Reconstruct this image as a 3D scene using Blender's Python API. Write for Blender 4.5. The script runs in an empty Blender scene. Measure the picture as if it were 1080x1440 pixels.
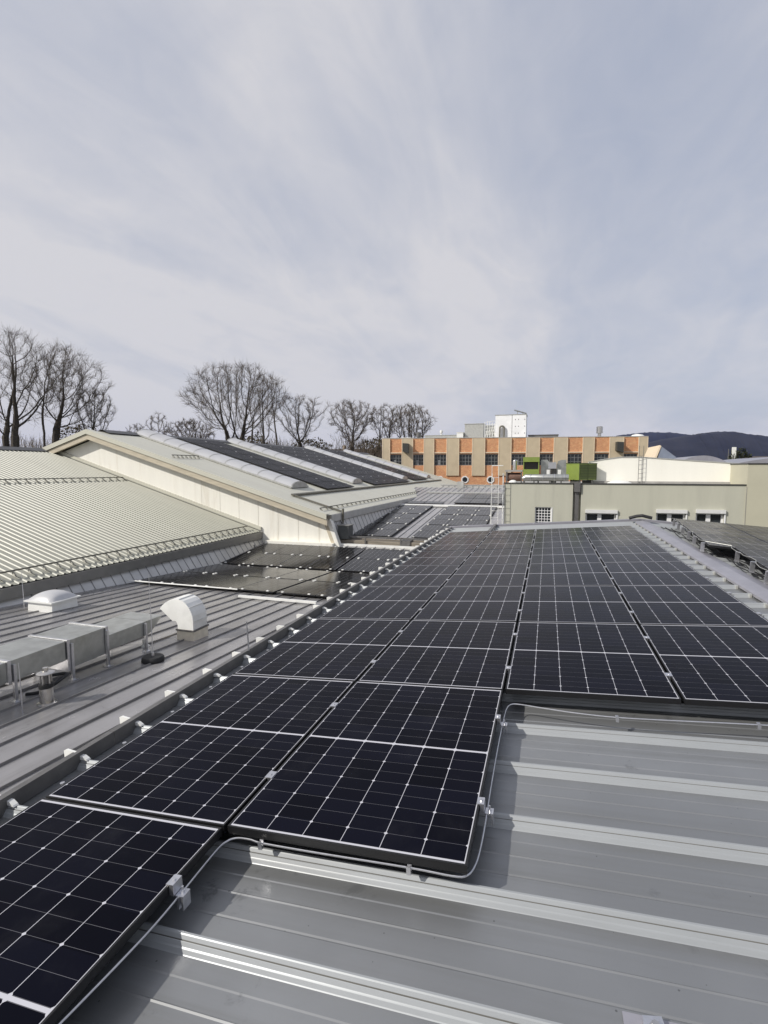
import bpy, math, random
from mathutils import Vector, Matrix
sc = bpy.context.scene
col = sc.collection
R = math.radians

# ------------------------------------------------------------------ camera
cam = bpy.data.cameras.new('camera')
cam.sensor_fit = 'HORIZONTAL'; cam.sensor_width = 36.0; cam.lens = 24.049
cam.clip_start = 0.05; cam.clip_end = 30000
camo = bpy.data.objects.new('camera', cam); col.objects.link(camo)
camo.rotation_euler = Vector((-0.302089, 0.949622, -0.083425)).to_track_quat('-Z', 'Y').to_euler()
sc.camera = camo

# ------------------------------------------------------------------ sky, sun, exposure
SUN = Vector((-0.60, -0.53, 0.60)).normalized()          # towards the sun
SUN_EL = math.asin(SUN.z); SUN_AZ = math.atan2(SUN.x, SUN.y)
w = bpy.data.worlds.new("World"); sc.world = w; w.use_nodes = True
nt = w.node_tree; N = nt.nodes; L = nt.links; N.clear()
def wn(t, **k):
    n = N.new(t)
    for a, b in k.items(): setattr(n, a, b)
    return n
def wmath(op, a, b=None):
    n = wn('ShaderNodeMath', operation=op)
    for i, v in enumerate((a, b)):
        if v is None: continue
        if isinstance(v, (int, float)): n.inputs[i].default_value = v
        else: L.new(v, n.inputs[i])
    return n.outputs[0]
out = wn('ShaderNodeOutputWorld'); bg = wn('ShaderNodeBackground'); bg.inputs['Strength'].default_value = 0.1
L.new(bg.outputs[0], out.inputs[0])
sky = wn('ShaderNodeTexSky', sky_type='NISHITA', sun_disc=False, sun_elevation=SUN_EL, sun_rotation=SUN_AZ, air_density=1.2, dust_density=2.0, ozone_density=2.0)
tc = wn('ShaderNodeTexCoord'); sep = wn('ShaderNodeSeparateXYZ'); L.new(tc.outputs['Generated'], sep.inputs[0])
zz = wmath('ADD', wmath('MAXIMUM', sep.outputs[2], 0.0), 0.22)
comb = wn('ShaderNodeCombineXYZ'); L.new(wmath('DIVIDE', sep.outputs[0], zz), comb.inputs[0]); L.new(wmath('DIVIDE', sep.outputs[1], zz), comb.inputs[1])
def cloud(rot, scl, off, detail, rough, dist, lo, hi):
    m = wn('ShaderNodeMapping'); m.inputs['Rotation'].default_value = (0, 0, R(rot)); m.inputs['Scale'].default_value = scl; m.inputs['Location'].default_value = off
    L.new(comb.outputs[0], m.inputs[0])
    n = wn('ShaderNodeTexNoise', noise_dimensions='3D'); n.inputs['Scale'].default_value = 1.0; n.inputs['Detail'].default_value = detail; n.inputs['Roughness'].default_value = rough; n.inputs['Distortion'].default_value = dist
    L.new(m.outputs[0], n.inputs['Vector'])
    r = wn('ShaderNodeMapRange', interpolation_type='SMOOTHSTEP'); r.inputs[1].default_value = lo; r.inputs[2].default_value = hi
    L.new(n.outputs[0], r.inputs[0]); return r.outputs[0]
c1 = cloud(-24, (1.15, 0.50, 1), (3.9, 1.1, 0.3), 5, 0.52, 1.0, 0.28, 0.72)     # broad sheets
c2 = cloud(-6, (2.1, 0.80, 1), (5.1, 3.2, 1.3), 6, 0.55, 1.6, 0.28, 0.76)       # combed streaks
c3 = cloud(-20, (5.0, 3.0, 1), (1.7, 6.2, 2.1), 8, 0.60, 1.8, 0.28, 0.78)       # torn fibres
dens = wmath('ADD', wmath('ADD', wmath('MULTIPLY', c1, 0.58), wmath('MULTIPLY', c2, 0.28)), wmath('MULTIPLY', c3, 0.14))
# thicker towards the horizon, as a thin sheet of cirrostratus is
hor = wn('ShaderNodeMapRange'); hor.inputs[1].default_value = 0.02; hor.inputs[2].default_value = 0.55; hor.inputs[3].default_value = 0.30; hor.inputs[4].default_value = 0.0
L.new(sep.outputs[2], hor.inputs[0])
side = wmath('MULTIPLY', wmath('ADD', sep.outputs[0], 0.25), -0.30)
fac = wmath('MAXIMUM', wmath('MINIMUM', wmath('ADD', wmath('ADD', wmath('ADD', dens, hor.outputs[0]), 0.27), side), 1.0), 0.0)
ramp = wn('ShaderNodeValToRGB'); cr = ramp.color_ramp
cr.elements[0].position = 0.0; cr.elements[0].color = (0.44, 0.485, 0.61, 1)
cr.elements[1].position = 1.0; cr.elements[1].color = (0.68, 0.675, 0.705, 1)
L.new(fac, ramp.inputs[0])
mul = wn('ShaderNodeVectorMath', operation='SCALE'); mul.inputs['Scale'].default_value = 10.0; L.new(ramp.outputs[0], mul.inputs[0])
mix = wn('ShaderNodeMix', data_type='RGBA'); L.new(wmath('ADD', wmath('MULTIPLY', fac, 0.25), 0.72), mix.inputs[0])
L.new(sky.outputs[0], mix.inputs[6]); L.new(mul.outputs[0], mix.inputs[7]); L.new(mix.outputs[2], bg.inputs['Color'])

sl = bpy.data.lights.new('sun', 'SUN'); sl.energy = 3.8; sl.angle = R(0.6); sl.color = (1.0, 0.955, 0.88)
so = bpy.data.objects.new('sun', sl); col.objects.link(so); so.rotation_euler = SUN.to_track_quat('Z', 'Y').to_euler()
so.location = (-30, -30, 60)
sc.view_settings.view_transform = 'Standard'; sc.view_settings.look = 'None'; sc.view_settings.exposure = 0.0; sc.view_settings.gamma = 1.0
sc.view_settings.use_curve_mapping = False

# ------------------------------------------------------------------ materials
class Mat:
    def __init__(s, name):
        s.m = bpy.data.materials.new(name); s.m.use_nodes = True
        s.nt = s.m.node_tree; s.b = s.nt.nodes['Principled BSDF']
    def n(s, t, **k):
        n = s.nt.nodes.new(t)
        for a, b in k.items(): setattr(n, a, b)
        return n
    def l(s, a, b): s.nt.links.new(a, b)
    def math(s, op, a, b=None, c=None):
        n = s.n('ShaderNodeMath', operation=op)
        for i, v in enumerate((a, b, c)):
            if v is None: continue
            if isinstance(v, (int, float)): n.inputs[i].default_value = v
            else: s.l(v, n.inputs[i])
        return n.outputs[0]
    def obj(s):
        return s.n('ShaderNodeTexCoord').outputs['Object']
    def pos(s):
        return s.n('ShaderNodeNewGeometry').outputs['Position']
    def noise(s, vec, scale, detail=4, rough=0.55, dist=0.0, stretch=None):
        if stretch:
            m = s.n('ShaderNodeMapping'); m.inputs['Scale'].default_value = stretch; s.l(vec, m.inputs[0]); vec = m.outputs[0]
        n = s.n('ShaderNodeTexNoise'); n.inputs['Scale'].default_value = scale; n.inputs['Detail'].default_value = detail
        n.inputs['Roughness'].default_value = rough; n.inputs['Distortion'].default_value = dist; s.l(vec, n.inputs['Vector']); return n.outputs[0]
    def rng(s, v, a, b, c=0.0, d=1.0):
        n = s.n('ShaderNodeMapRange', interpolation_type='SMOOTHSTEP')
        for i, x in enumerate((a, b, c, d)): n.inputs[i + 1].default_value = x
        s.l(v, n.inputs[0]); return n.outputs[0]
    def mixc(s, f, a, b):
        n = s.n('ShaderNodeMix', data_type='RGBA')
        for i, v in ((0, f), (6, a), (7, b)):
            if isinstance(v, (int, float)): n.inputs[i].default_value = v
            elif isinstance(v, tuple): n.inputs[i].default_value = v if len(v) == 4 else v + (1,)
            else: s.l(v, n.inputs[i])
        return n.outputs[2]
    def bump(s, h, strength, dist=0.01):
        n = s.n('ShaderNodeBump'); n.inputs['Strength'].default_value = strength; n.inputs['Distance'].default_value = dist
        s.l(h, n.inputs['Height']); s.l(n.outputs[0], s.b.inputs['Normal'])
    def set(s, color=None, rough=None, metal=None, spec=None, ior=None):
        if color is not None:
            if isinstance(color, tuple): s.b.inputs['Base Color'].default_value = color + (1,)
            else: s.l(color, s.b.inputs['Base Color'])
        for v, k in ((rough, 'Roughness'), (metal, 'Metallic'), (spec, 'Specular IOR Level'), (ior, 'IOR')):
            if v is None: continue
            if isinstance(v, (int, float)): s.b.inputs[k].default_value = v
            else: s.l(v, s.b.inputs[k])
        return s.m

def simple(name, c, rough=0.5, metal=0.0, var=0.12, scale=6.0, bump=0.0, dirt=None, stretch=None):
    m = Mat(name); p = m.pos()
    n = m.noise(p, scale, 5, 0.6, stretch=stretch)
    lo = tuple(x * (1 - var) for x in c); hi = tuple(min(1, x * (1 + var)) for x in c)
    cc = m.mixc(m.rng(n, 0.3, 0.7), lo, hi)
    if dirt:
        d = m.noise(p, scale * 0.37, 6, 0.65, 0.4, stretch)
        cc = m.mixc(m.rng(d, 0.52, 0.75, 0, dirt[1]), cc, dirt[0])
    if bump: m.bump(n, bump)
    return m.set(cc, rough, metal)

M = {}
def pan_metal(name, c, rough, metal, stain, stretch_axis):
    m = Mat(name); p = m.pos()
    big = m.noise(p, 0.9, 4, 0.5); fine = m.noise(p, 6, 3, 0.6)
    st = m.noise(p, 1.0, 5, 0.6, 0.3, (6, 0.5, 1) if stretch_axis == 'y' else (0.35, 7, 1))
    cc = m.mixc(m.rng(big, 0.3, 0.7), tuple(x * 0.86 for x in c), tuple(x * 1.10 for x in c))
    cc = m.mixc(m.rng(st, 0.42, 0.72, 0, 0.42), cc, stain)
    # dark scuffs and specks with edges of their own
    patch = m.noise(p, 5.5, 6, 0.7, 0.6); gate = m.noise(p, 1.3, 2, 0.5)
    scuff = m.math('MULTIPLY', m.rng(patch, 0.57, 0.68), m.rng(gate, 0.48, 0.62))
    cc = m.mixc(m.math('MULTIPLY', scuff, 0.60), cc, tuple(x * 0.45 for x in c))
    v = m.n('ShaderNodeTexVoronoi', feature='F1'); v.inputs['Scale'].default_value = 14; m.l(p, v.inputs['Vector'])
    speck = m.math('MULTIPLY', m.math('LESS_THAN', v.outputs['Distance'], 0.055), m.math('GREATER_THAN', m.noise(p, 4.0, 2), 0.50))
    cc = m.mixc(m.math('MULTIPLY', speck, 0.7), cc, tuple(x * 0.3 for x in c))
    m.bump(m.noise(p, 2.4, 3, 0.5), 0.10, 0.02)
    rr = m.math('ADD', m.math('MULTIPLY', fine, 0.06), m.math('ADD', m.math('MULTIPLY', big, 0.12), rough - 0.1))
    return m.set(cc, rr, metal)
M['pan'] = pan_metal('dirty_galvanised_pan', (0.285, 0.292, 0.299), 0.42, 0.52, (0.19, 0.19, 0.18), 'x')
M['rib'] = simple('sunlit_toned_rib_metal', (0.325, 0.34, 0.35), 0.42, 0.25, 0.05, 3.0, dirt=((0.23, 0.235, 0.235), 0.55), stretch=(0.5, 4, 1))  # lighter than the pan: sun glint on the ribs put into the colour
M['lowpan'] = pan_metal('weathered_standing_seam', (0.36, 0.35, 0.35), 0.27, 0.35, (0.15, 0.145, 0.14), 'y')
M['seam'] = simple('seam_metal', (0.25, 0.245, 0.245), 0.45, 0.4)
M['ridge'] = simple('ridge_metal', (0.33, 0.325, 0.36), 0.42, 0.35, 0.08, 3)
M['darkridge'] = simple('dark_ridge_metal', (0.10, 0.10, 0.105), 0.5, 0.2, 0.1, 3)
M['flash'] = simple('pale_flashing', (0.50, 0.50, 0.47), 0.4, 0.4, 0.1, 4)
M['white'] = simple('white_coated_steel', (0.78, 0.78, 0.75), 0.45, 0.0, 0.05, 4, 0.03, dirt=((0.50, 0.48, 0.42), 0.45))
M['rail'] = simple('dark_aluminium_rail', (0.17, 0.165, 0.16), 0.45, 0.5, 0.12, 9)
M['alu'] = simple('mill_aluminium', (0.66, 0.66, 0.68), 0.30, 0.9, 0.08, 30)
M['steel'] = simple('stainless_steel', (0.60, 0.58, 0.55), 0.22, 0.95, 0.1, 14)
M['duct'] = simple('galvanised_duct', (0.44, 0.45, 0.43), 0.30, 0.75, 0.14, 5, 0.05, dirt=((0.30, 0.30, 0.25), 0.5))
M['black'] = simple('black_rubber', (0.015, 0.015, 0.016), 0.6, 0.0, 0.2, 20)
M['frame'] = simple('black_anodised_frame', (0.006, 0.006, 0.007), 0.5, 0.0, 0.1, 20)
M['cream'] = simple('cream_coated_sheet', (0.375, 0.37, 0.305), 0.45, 0.0, 0.035, 0.8, dirt=((0.30, 0.295, 0.24), 0.45), stretch=(0.4, 2.2, 1))
M['creamB'] = simple('cream_smooth_sheet', (0.56, 0.548, 0.465), 0.45, 0.0, 0.03, 0.6, dirt=((0.47, 0.45, 0.37), 0.3), stretch=(0.5, 2.2, 1))
M['gable'] = simple('white_gable_panel', (0.84, 0.82, 0.75), 0.5, 0.0, 0.025, 1.2, dirt=((0.60, 0.55, 0.45), 0.55), stretch=(4, 4, 0.35))
M['tan'] = simple('tan_fascia_board', (0.50, 0.445, 0.345), 0.6, 0.0, 0.10, 1.5, stretch=(0.8, 1, 5))
M['clad'] = simple('grey_wall_cladding', (0.55, 0.54, 0.52), 0.45, 0.3, 0.08, 2)
M['cladseam'] = simple('dark_cladding_seam', (0.26, 0.26, 0.25), 0.6, 0.2)
M['gutter'] = simple('grey_trim_and_groove_shade', (0.22, 0.215, 0.20), 0.5, 0.25, 0.08, 3)
M['guard'] = simple('weathered_guard_metal', (0.16, 0.15, 0.12), 0.55, 0.4, 0.2, 8)
M['guardlt'] = simple('dull_guard_bracket', (0.30, 0.29, 0.25), 0.5, 0.3, 0.15, 8)
M['poly'] = simple('translucent_rooflight', (0.50, 0.50, 0.51), 0.35, 0.0, 0.05, 1.5, dirt=((0.55, 0.55, 0.55), 0.25))
M['polycap'] = simple('rooflight_end_metal', (0.42, 0.42, 0.40), 0.4, 0.3)
M['render'] = simple('sage_grey_render', (0.47, 0.465, 0.385), 0.9, 0.0, 0.035, 1.1, 0.15, dirt=((0.36, 0.35, 0.30), 0.6), stretch=(2.6, 1.6, 0.35))
M['renderR'] = simple('sage_grey_render_side', (0.48, 0.46, 0.355), 0.9, 0.0, 0.03, 1.1, 0.1)
M['hallwhite'] = simple('bright_white_panel', (0.86, 0.845, 0.77), 0.5, 0.0, 0.015, 0.7, dirt=((0.74, 0.70, 0.60), 0.4), stretch=(2.2, 2.2, 0.3))
M['coping'] = simple('dark_coping', (0.06, 0.06, 0.055), 0.5, 0.2)
M['glass'] = simple('window_glass', (0.025, 0.03, 0.035), 0.08, 0.0, 0.3, 1.5)
M['pvc'] = simple('white_window_frame', (0.80, 0.80, 0.80), 0.4, 0.0, 0.03, 6)
M['shutter'] = simple('white_shutter_box', (0.66, 0.66, 0.65), 0.45, 0.0, 0.04, 8)
M['metalwin'] = simple('grey_steel_muntins', (0.30, 0.31, 0.31), 0.5, 0.3)
M['green'] = simple('lime_green_casing', (0.215, 0.28, 0.06), 0.42, 0.0, 0.07, 3, dirt=((0.16, 0.20, 0.055), 0.45))
M['greendk'] = simple('green_louvre_blade', (0.09, 0.12, 0.035), 0.5, 0.0, 0.1, 5)
M['conc'] = simple('grey_concrete', (0.36, 0.35, 0.33), 0.9, 0.0, 0.12, 2, 0.3, dirt=((0.22, 0.21, 0.2), 0.5))
M['rust'] = simple('brown_tank_steel', (0.20, 0.12, 0.09), 0.6, 0.3, 0.3, 4)
M['tile'] = simple('dark_roof_tiles', (0.085, 0.07, 0.065), 0.8, 0.0, 0.25, 3, 0.2)
M['housewall'] = simple('house_wall_plaster', (0.42, 0.33, 0.25), 0.9, 0.0, 0.1, 1)
M['bark'] = simple('winter_bark', (0.062, 0.052, 0.044), 0.95, 0.0, 0.35, 5, 0.3)
M['twig'] = simple('bare_twigs', (0.105, 0.083, 0.066), 0.95, 0.0, 0.25, 0.8)
M['bush'] = simple('bush_leaves', (0.055, 0.062, 0.03), 0.9, 0.0, 0.4, 0.7)
M['ground'] = simple('rough_grass_ground', (0.085, 0.09, 0.05), 1.0, 0.0, 0.3, 0.05, 0.0, dirt=((0.12, 0.10, 0.07), 0.6))
M['forest'] = simple('wooded_hillside', (0.013, 0.013, 0.015), 1.0, 0.0, 0.45, 0.006, 0.0, dirt=((0.030, 0.027, 0.022), 0.8))

def brick_mat():
    m = Mat('orange_brickwork'); p = m.pos()
    mp = m.n('ShaderNodeMapping'); mp.inputs['Rotation'].default_value = (R(90), 0, 0); m.l(p, mp.inputs[0])
    b = m.n('ShaderNodeTexBrick'); b.inputs['Scale'].default_value = 1.0; b.inputs['Mortar Size'].default_value = 0.012
    b.inputs['Brick Width'].default_value = 0.26; b.inputs['Row Height'].default_value = 0.10
    b.inputs['Color1'].default_value = (0.62, 0.27, 0.13, 1); b.inputs['Color2'].default_value = (0.47, 0.19, 0.095, 1); b.inputs['Mortar'].default_value = (0.74, 0.48, 0.28, 1)
    m.l(mp.outputs[0], b.inputs['Vector'])
    n = m.noise(p, 3.6, 4, 0.7, 0.6)
    c = m.mixc(m.rng(n, 0.50, 0.66, 0, 0.75), b.outputs['Color'], (0.76, 0.47, 0.24))
    n2 = m.noise(p, 2.7, 4, 0.7)
    c = m.mixc(m.rng(n2, 0.58, 0.70, 0, 0.5), c, (0.44, 0.15, 0.075))
    return m.set(c, 0.9)
M['brick'] = brick_mat()
M['pilaster'] = simple('tan_concrete_panel', (0.57, 0.475, 0.335), 0.9, 0.0, 0.05, 1.4, 0.1, dirt=((0.48, 0.39, 0.27), 0.4))
M['band'] = simple('pale_concrete_band', (0.74, 0.62, 0.46), 0.9, 0.0, 0.06, 2)

def cell_mat(name, cols_hw, faint, centre, dots, tint, rough, ior, border=1.0):
    m = Mat(name); o = m.obj(); s = m.n('ShaderNodeSeparateXYZ'); m.l(o, s.inputs[0]); x, y = s.outputs[0], s.outputs[1]
    ax = m.math('ABSOLUTE', x); ya = m.math('ABSOLUTE', y); yy = m.math('SUBTRACT', ya, 0.009)
    cx = m.math('PINGPONG', x, 0.09125)
    d1 = m.math('PINGPONG', yy, 0.0458); d2 = m.math('PINGPONG', yy, 0.0916)
    line = m.math('LESS_THAN', cx, cols_hw)
    row = m.math('MULTIPLY', m.math('LESS_THAN', d1, 0.0007), faint)
    dia = m.math('MULTIPLY', m.math('LESS_THAN', m.math('ADD', cx, d2), 0.0095), dots)
    cen = m.math('MULTIPLY', m.math('LESS_THAN', ya, 0.0075), centre)
    bx = m.math('GREATER_THAN', ax, 0.5483); by = m.math('GREATER_THAN', ya, 0.8342)
    mask = line
    for k in ((row, dia, cen, bx, by) if border else (row, dia, cen)): mask = m.math('MAXIMUM', mask, k)
    # every cell has its own faint tint
    fx = m.math('FLOOR', m.math('DIVIDE', x, 0.1825)); fy = m.math('FLOOR', m.math('DIVIDE', y, 0.1832))
    cb = m.n('ShaderNodeCombineXYZ'); m.l(fx, cb.inputs[0]); m.l(fy, cb.inputs[1])
    oi = m.n('ShaderNodeObjectInfo'); m.l(m.math('MULTIPLY', oi.outputs['Random'], 57.0), cb.inputs[2])
    wn_ = m.n('ShaderNodeTexWhiteNoise'); m.l(cb.outputs[0], wn_.inputs['Vector'])
    cell = m.mixc(wn_.outputs['Value'], tint[0], tint[1])
    dust = m.noise(m.pos(), 3.1, 6, 0.65, 0.5)
    c = m.mixc(mask, cell, (0.52, 0.52, 0.56))
    c = m.mixc(m.rng(dust, 0.50, 0.82, 0.0, 0.022), c, (0.35, 0.35, 0.36))
    rr = m.math('ADD', rough, m.math('MULTIPLY', m.rng(dust, 0.4, 0.8), 0.10))
    m.bump(m.noise(m.pos(), 1.7, 2, 0.5), 0.012, 0.02)
    return m.set(c, rr, 0.0, ior=ior)
M['cells'] = cell_mat('monocrystalline_cells', 0.0014, 0.26, 1.0, 1.0, ((0.0030, 0.0032, 0.0065), (0.0055, 0.0060, 0.0125)), 0.17, 1.10)
M['cells2'] = cell_mat('older_dark_cells', 0.0014, 0.0, 0.0, 0.8, ((0.010, 0.0095, 0.0095), (0.014, 0.013, 0.0125)), 0.10, 1.20, 0)
M['cells3'] = cell_mat('distant_dark_cells', 0.0014, 0.0, 0.0, 0.3, ((0.010, 0.010, 0.013), (0.014, 0.014, 0.018)), 0.30, 1.07, 0)

# ------------------------------------------------------------------ helpers
ORG = {}
class MB:
    def __init__(s): s.v = []; s.f = []; s.mi = []; s.sm = []; s.cur = 0
    def quad(s, *p):
        b = len(s.v); s.v += [tuple(q) for q in p]; s.f.append(tuple(range(b, b + len(p)))); s.mi.append(s.cur); return s
    def face(s, idx): s.f.append(tuple(idx)); s.mi.append(s.cur)
    def hexa(s, p):                                    # 8 points: bottom ring 0-3, top ring 4-7
        b = len(s.v); s.v += [tuple(q) for q in p]
        for q in ((3, 2, 1, 0), (4, 5, 6, 7), (0, 1, 5, 4), (1, 2, 6, 5), (2, 3, 7, 6), (3, 0, 4, 7)): s.face([b + i for i in q])
        return s
    def box(s, x0, x1, y0, y1, z0, z1, f=None):
        p = [(x0, y0, z0), (x1, y0, z0), (x1, y1, z0), (x0, y1, z0), (x0, y0, z1), (x1, y0, z1), (x1, y1, z1), (x0, y1, z1)]
        if f: p = [f(*q) for q in p]
        return s.hexa(p)
    def prism(s, poly, f0, f1):                        # 2-D polygon swept between two placements
        b = len(s.v); n = len(poly)
        s.v += [tuple(f0(*q)) for q in poly] + [tuple(f1(*q)) for q in poly]
        s.face([b + i for i in range(n)][::-1]); s.face([b + n + i for i in range(n)])
        for i in range(n): j = (i + 1) % n; s.face((b + i, b + j, b + n + j, b + n + i))
        return s
    def strip(s, A, B):                                # sheet between two polylines
        b = len(s.v); n = len(A); s.v += [tuple(q) for q in A] + [tuple(q) for q in B]
        for i in range(n - 1): s.face((b + i, b + i + 1, b + n + i + 1, b + n + i))
        return s
    def tube(s, pts, r, n=8, cap=True):
        pts = [Vector(p) for p in pts]; rs = r if isinstance(r, (list, tuple)) else [r] * len(pts)
        b = len(s.v); side = None
        for i, p in enumerate(pts):
            d = (pts[min(i + 1, len(pts) - 1)] - pts[max(i - 1, 0)]).normalized()
            if side is None:
                side = d.cross(Vector((0, 0, 1)) if abs(d.z) < 0.9 else Vector((1, 0, 0))).normalized()
            else: side = (side - d * side.dot(d)).normalized()
            up = side.cross(d)
            for k in range(n):
                a = 2 * math.pi * k / n; s.v.append(tuple(p + (side * math.cos(a) + up * math.sin(a)) * rs[i]))
        for i in range(len(pts) - 1):
            for k in range(n):
                k2 = (k + 1) % n; s.face((b + i * n + k, b + i * n + k2, b + (i + 1) * n + k2, b + (i + 1) * n + k))
        if cap: s.face([b + k for k in range(n)][::-1]); s.face([b + (len(pts) - 1) * n + k for k in range(n)])
        return s
    def lathe(s, c, prof, n=20):                       # prof: (radius, z) from the bottom up
        b = len(s.v)
        for r, z in prof:
            for k in range(n):
                a = 2 * math.pi * k / n; s.v.append((c[0] + r * math.cos(a), c[1] + r * math.sin(a), c[2] + z))
        for i in range(len(prof) - 1):
            for k in range(n):
                k2 = (k + 1) % n; s.face((b + i * n + k, b + i * n + k2, b + (i + 1) * n + k2, b + (i + 1) * n + k))
        s.face([b + k for k in range(n)][::-1]); s.face([b + (len(prof) - 1) * n + k for k in range(n)])
        return s
    def mesh(s, name, mats, o=Vector(), smooth=False):
        me = bpy.data.meshes.new(name)
        me.from_pydata([(v[0] - o.x, v[1] - o.y, v[2] - o.z) for v in s.v], [], s.f)
        for m in (mats if isinstance(mats, (list, tuple)) else [mats]): me.materials.append(m)
        if isinstance(mats, (list, tuple)): me.polygons.foreach_set('material_index', s.mi)
        if smooth:
            me.polygons.foreach_set('use_smooth', [True] * len(me.polygons))
            try: me.set_sharp_from_angle(angle=R(40))
            except Exception: pass
        me.update(); return me
    def build(s, name, mats, parent=None, loc=None, smooth=False):
        o = ORG[parent.name] if parent else Vector(loc if loc else (0, 0, 0))
        ob = bpy.data.objects.new(name, s.mesh(name, mats, o, smooth)); col.objects.link(ob)
        if parent: ob.parent = parent
        else: ob.location = o
        ORG[ob.name] = o
        return ob
def tag(o, label=None, cat=None, group=None, kind=None):
    if label: o['label'] = label
    if cat: o['category'] = cat
    if group: o['group'] = group
    if kind: o['kind'] = kind
    return o
def thing(name, loc, label, cat, group=None):
    o = bpy.data.objects.new(name, None); col.objects.link(o); o.location = loc; o.empty_display_size = 0.2
    ORG[o.name] = Vector(loc); return tag(o, label, cat, group)
def copy_child(src, parent, mat=None):
    c = src.copy(); col.objects.link(c); c.parent = parent; ORG[c.name] = ORG.get(parent.name, Vector()); return c
def place(name, me, parent, loc):                      # shared mesh as a part, at a point in world axes
    o = bpy.data.objects.new(name, me); col.objects.link(o); o.parent = parent; o.location = Vector(loc) - ORG[parent.name]; ORG[o.name] = ORG[parent.name]; return o
ORD = ['first', 'second', 'third', 'fourth', 'fifth', 'sixth', 'seventh', 'eighth', 'ninth', 'tenth', 'eleventh', 'twelfth']
def nth_child_label(o, t): o['label'] = t; return o

GZ = -8.5                                              # ground, 8.5 m below the eye

# ------------------------------------------------------------------ setting
g = MB(); g.quad((-9000, -9000, GZ), (9000, -9000, GZ), (9000, 12000, GZ), (-9000, 12000, GZ))
tag(g.build('ground', M['ground']), 'flat grassy ground far below the roofs', 'ground', kind='structure')

def hills(name, D, prof, label, depth, seed):
    rnd = random.Random(seed); m = MB()
    xs = []
    for (a, b), (c, d) in zip(prof[:-1], prof[1:]):
        for k in range(14): t = k / 14; xs.append((a + (c - a) * t, b + (d - b) * (3 * t * t - 2 * t ** 3) * 0.5 + (d - b) * t * 0.5))
    xs.append(prof[-1]); n = len(xs); rows = 9
    for j in range(rows):
        f = j / (rows - 1); hfac = math.sin(math.pi * f) ** 1.1 if 0 < j < rows - 1 else 0
        for i, (x, h) in enumerate(xs):
            m.v.append((x * D * (1 + 0.1 * (f - .5)) + rnd.uniform(-6, 6), D + (f - 0.5) * depth, GZ - 3 + hfac * (h * D - GZ + 3) + (rnd.uniform(-1, 1) * 0.0006 * D if 0 < j < rows - 1 else 0)))
    for j in range(rows - 1):
        for i in range(n - 1): m.face((j * n + i, j * n + i + 1, (j + 1) * n + i + 1, (j + 1) * n + i))
    return tag(m.build(name, M['forest'], smooth=True), label, 'hills', kind='structure')
hills('hills', 6200, [(-0.10, 0.004), (0.02, 0.036), (0.09, 0.054), (0.13, 0.061), (0.165, 0.064), (0.2, 0.063), (0.24, 0.057), (0.33, 0.045), (0.6, 0.03)], 'pale distant hill behind the darker wooded ridge', 1800, 3)
hills('hills', 4300, [(0.02, 0.0), (0.09, 0.020), (0.151, 0.044), (0.192, 0.052), (0.23, 0.058), (0.252, 0.061), (0.273, 0.063), (0.294, 0.062), (0.319, 0.057), (0.36, 0.051), (0.5, 0.046), (0.75, 0.03)], 'dark blue wooded hill on the right skyline', 1500, 5)

# ------------------------------------------------------------------ the roof the camera stands over
PP = Vector((-0.82781, 2.79674, -1.62110)); SD = Vector((0.997309, 0, 0.073312)); NP = Vector((-0.073312, 0, 0.997309))
def RP(s, Y, h=0.0): return PP + SD * s + Vector((0, Y - PP.y, 0)) + NP * h
HB = -0.165                                            # roof sheet below the panel plane
S_EAVE, S_RIDGE = -2.16, 3.40
hall = thing('low_hall', (0, 5, GZ), 'low pitched hall with grey ribbed metal roof carrying the main solar array', 'building')
RIBS = [1.978 + 0.473 * k for k in range(-17, 31)]
PROF = [(-0.385, 0.0), (-0.330, 0.0), (-0.323, -0.003), (-0.316, 0.0), (-0.212, 0.0), (-0.206, 0.0030), (-0.200, 0.0), (-0.118, 0.0), (-0.112, 0.0022), (-0.042, 0.0022),
        (-0.039, 0.005), (-0.031, 0.017), (-0.0285, 0.0188), (-0.026, 0.021), (-0.018, 0.033), (-0.0160, 0.034), (-0.0145, 0.029), (-0.0115, 0.029), (-0.0105, 0.034), (-0.003, 0.0450), (0.001, 0.048), (0.008, 0.049), (0.011, 0.046), (0.012, 0.038), (0.014, 0.021), (0.020, 0.0), (0.036, -0.0015)]
def ribbed(m, s0, s1, fn, y_end):
    A = []; B = []
    for c in RIBS:
        for dy, h in PROF:
            if c + dy > y_end: continue
            A.append(fn(s0, c + dy, HB + h)); B.append(fn(s1, c + dy, HB + h))
    m.strip(A, B); npf = len(PROF)
    m.mi = [2 if 15 <= (i % npf) <= 17 else (1 if 9 <= (i % npf) <= 22 else 0) for i in range(len(m.f))]  # groove faces get the dark trim material, painting in the shade under the bead
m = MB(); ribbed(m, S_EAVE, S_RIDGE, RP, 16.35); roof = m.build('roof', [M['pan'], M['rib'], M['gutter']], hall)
RX, RZ = RP(S_RIDGE, 0, HB).x, RP(S_RIDGE, 0, HB).z
SL2 = math.tan(R(4.6))
def RP2(s, Y, h=0.0): return Vector((RX + s, Y, RZ - s * SL2 + (h - HB)))
m = MB(); ribbed(m, 0.0, 7.6, RP2, 16.35); m.build('roof', [M['pan'], M['rib'], M['gutter']], hall)
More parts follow.
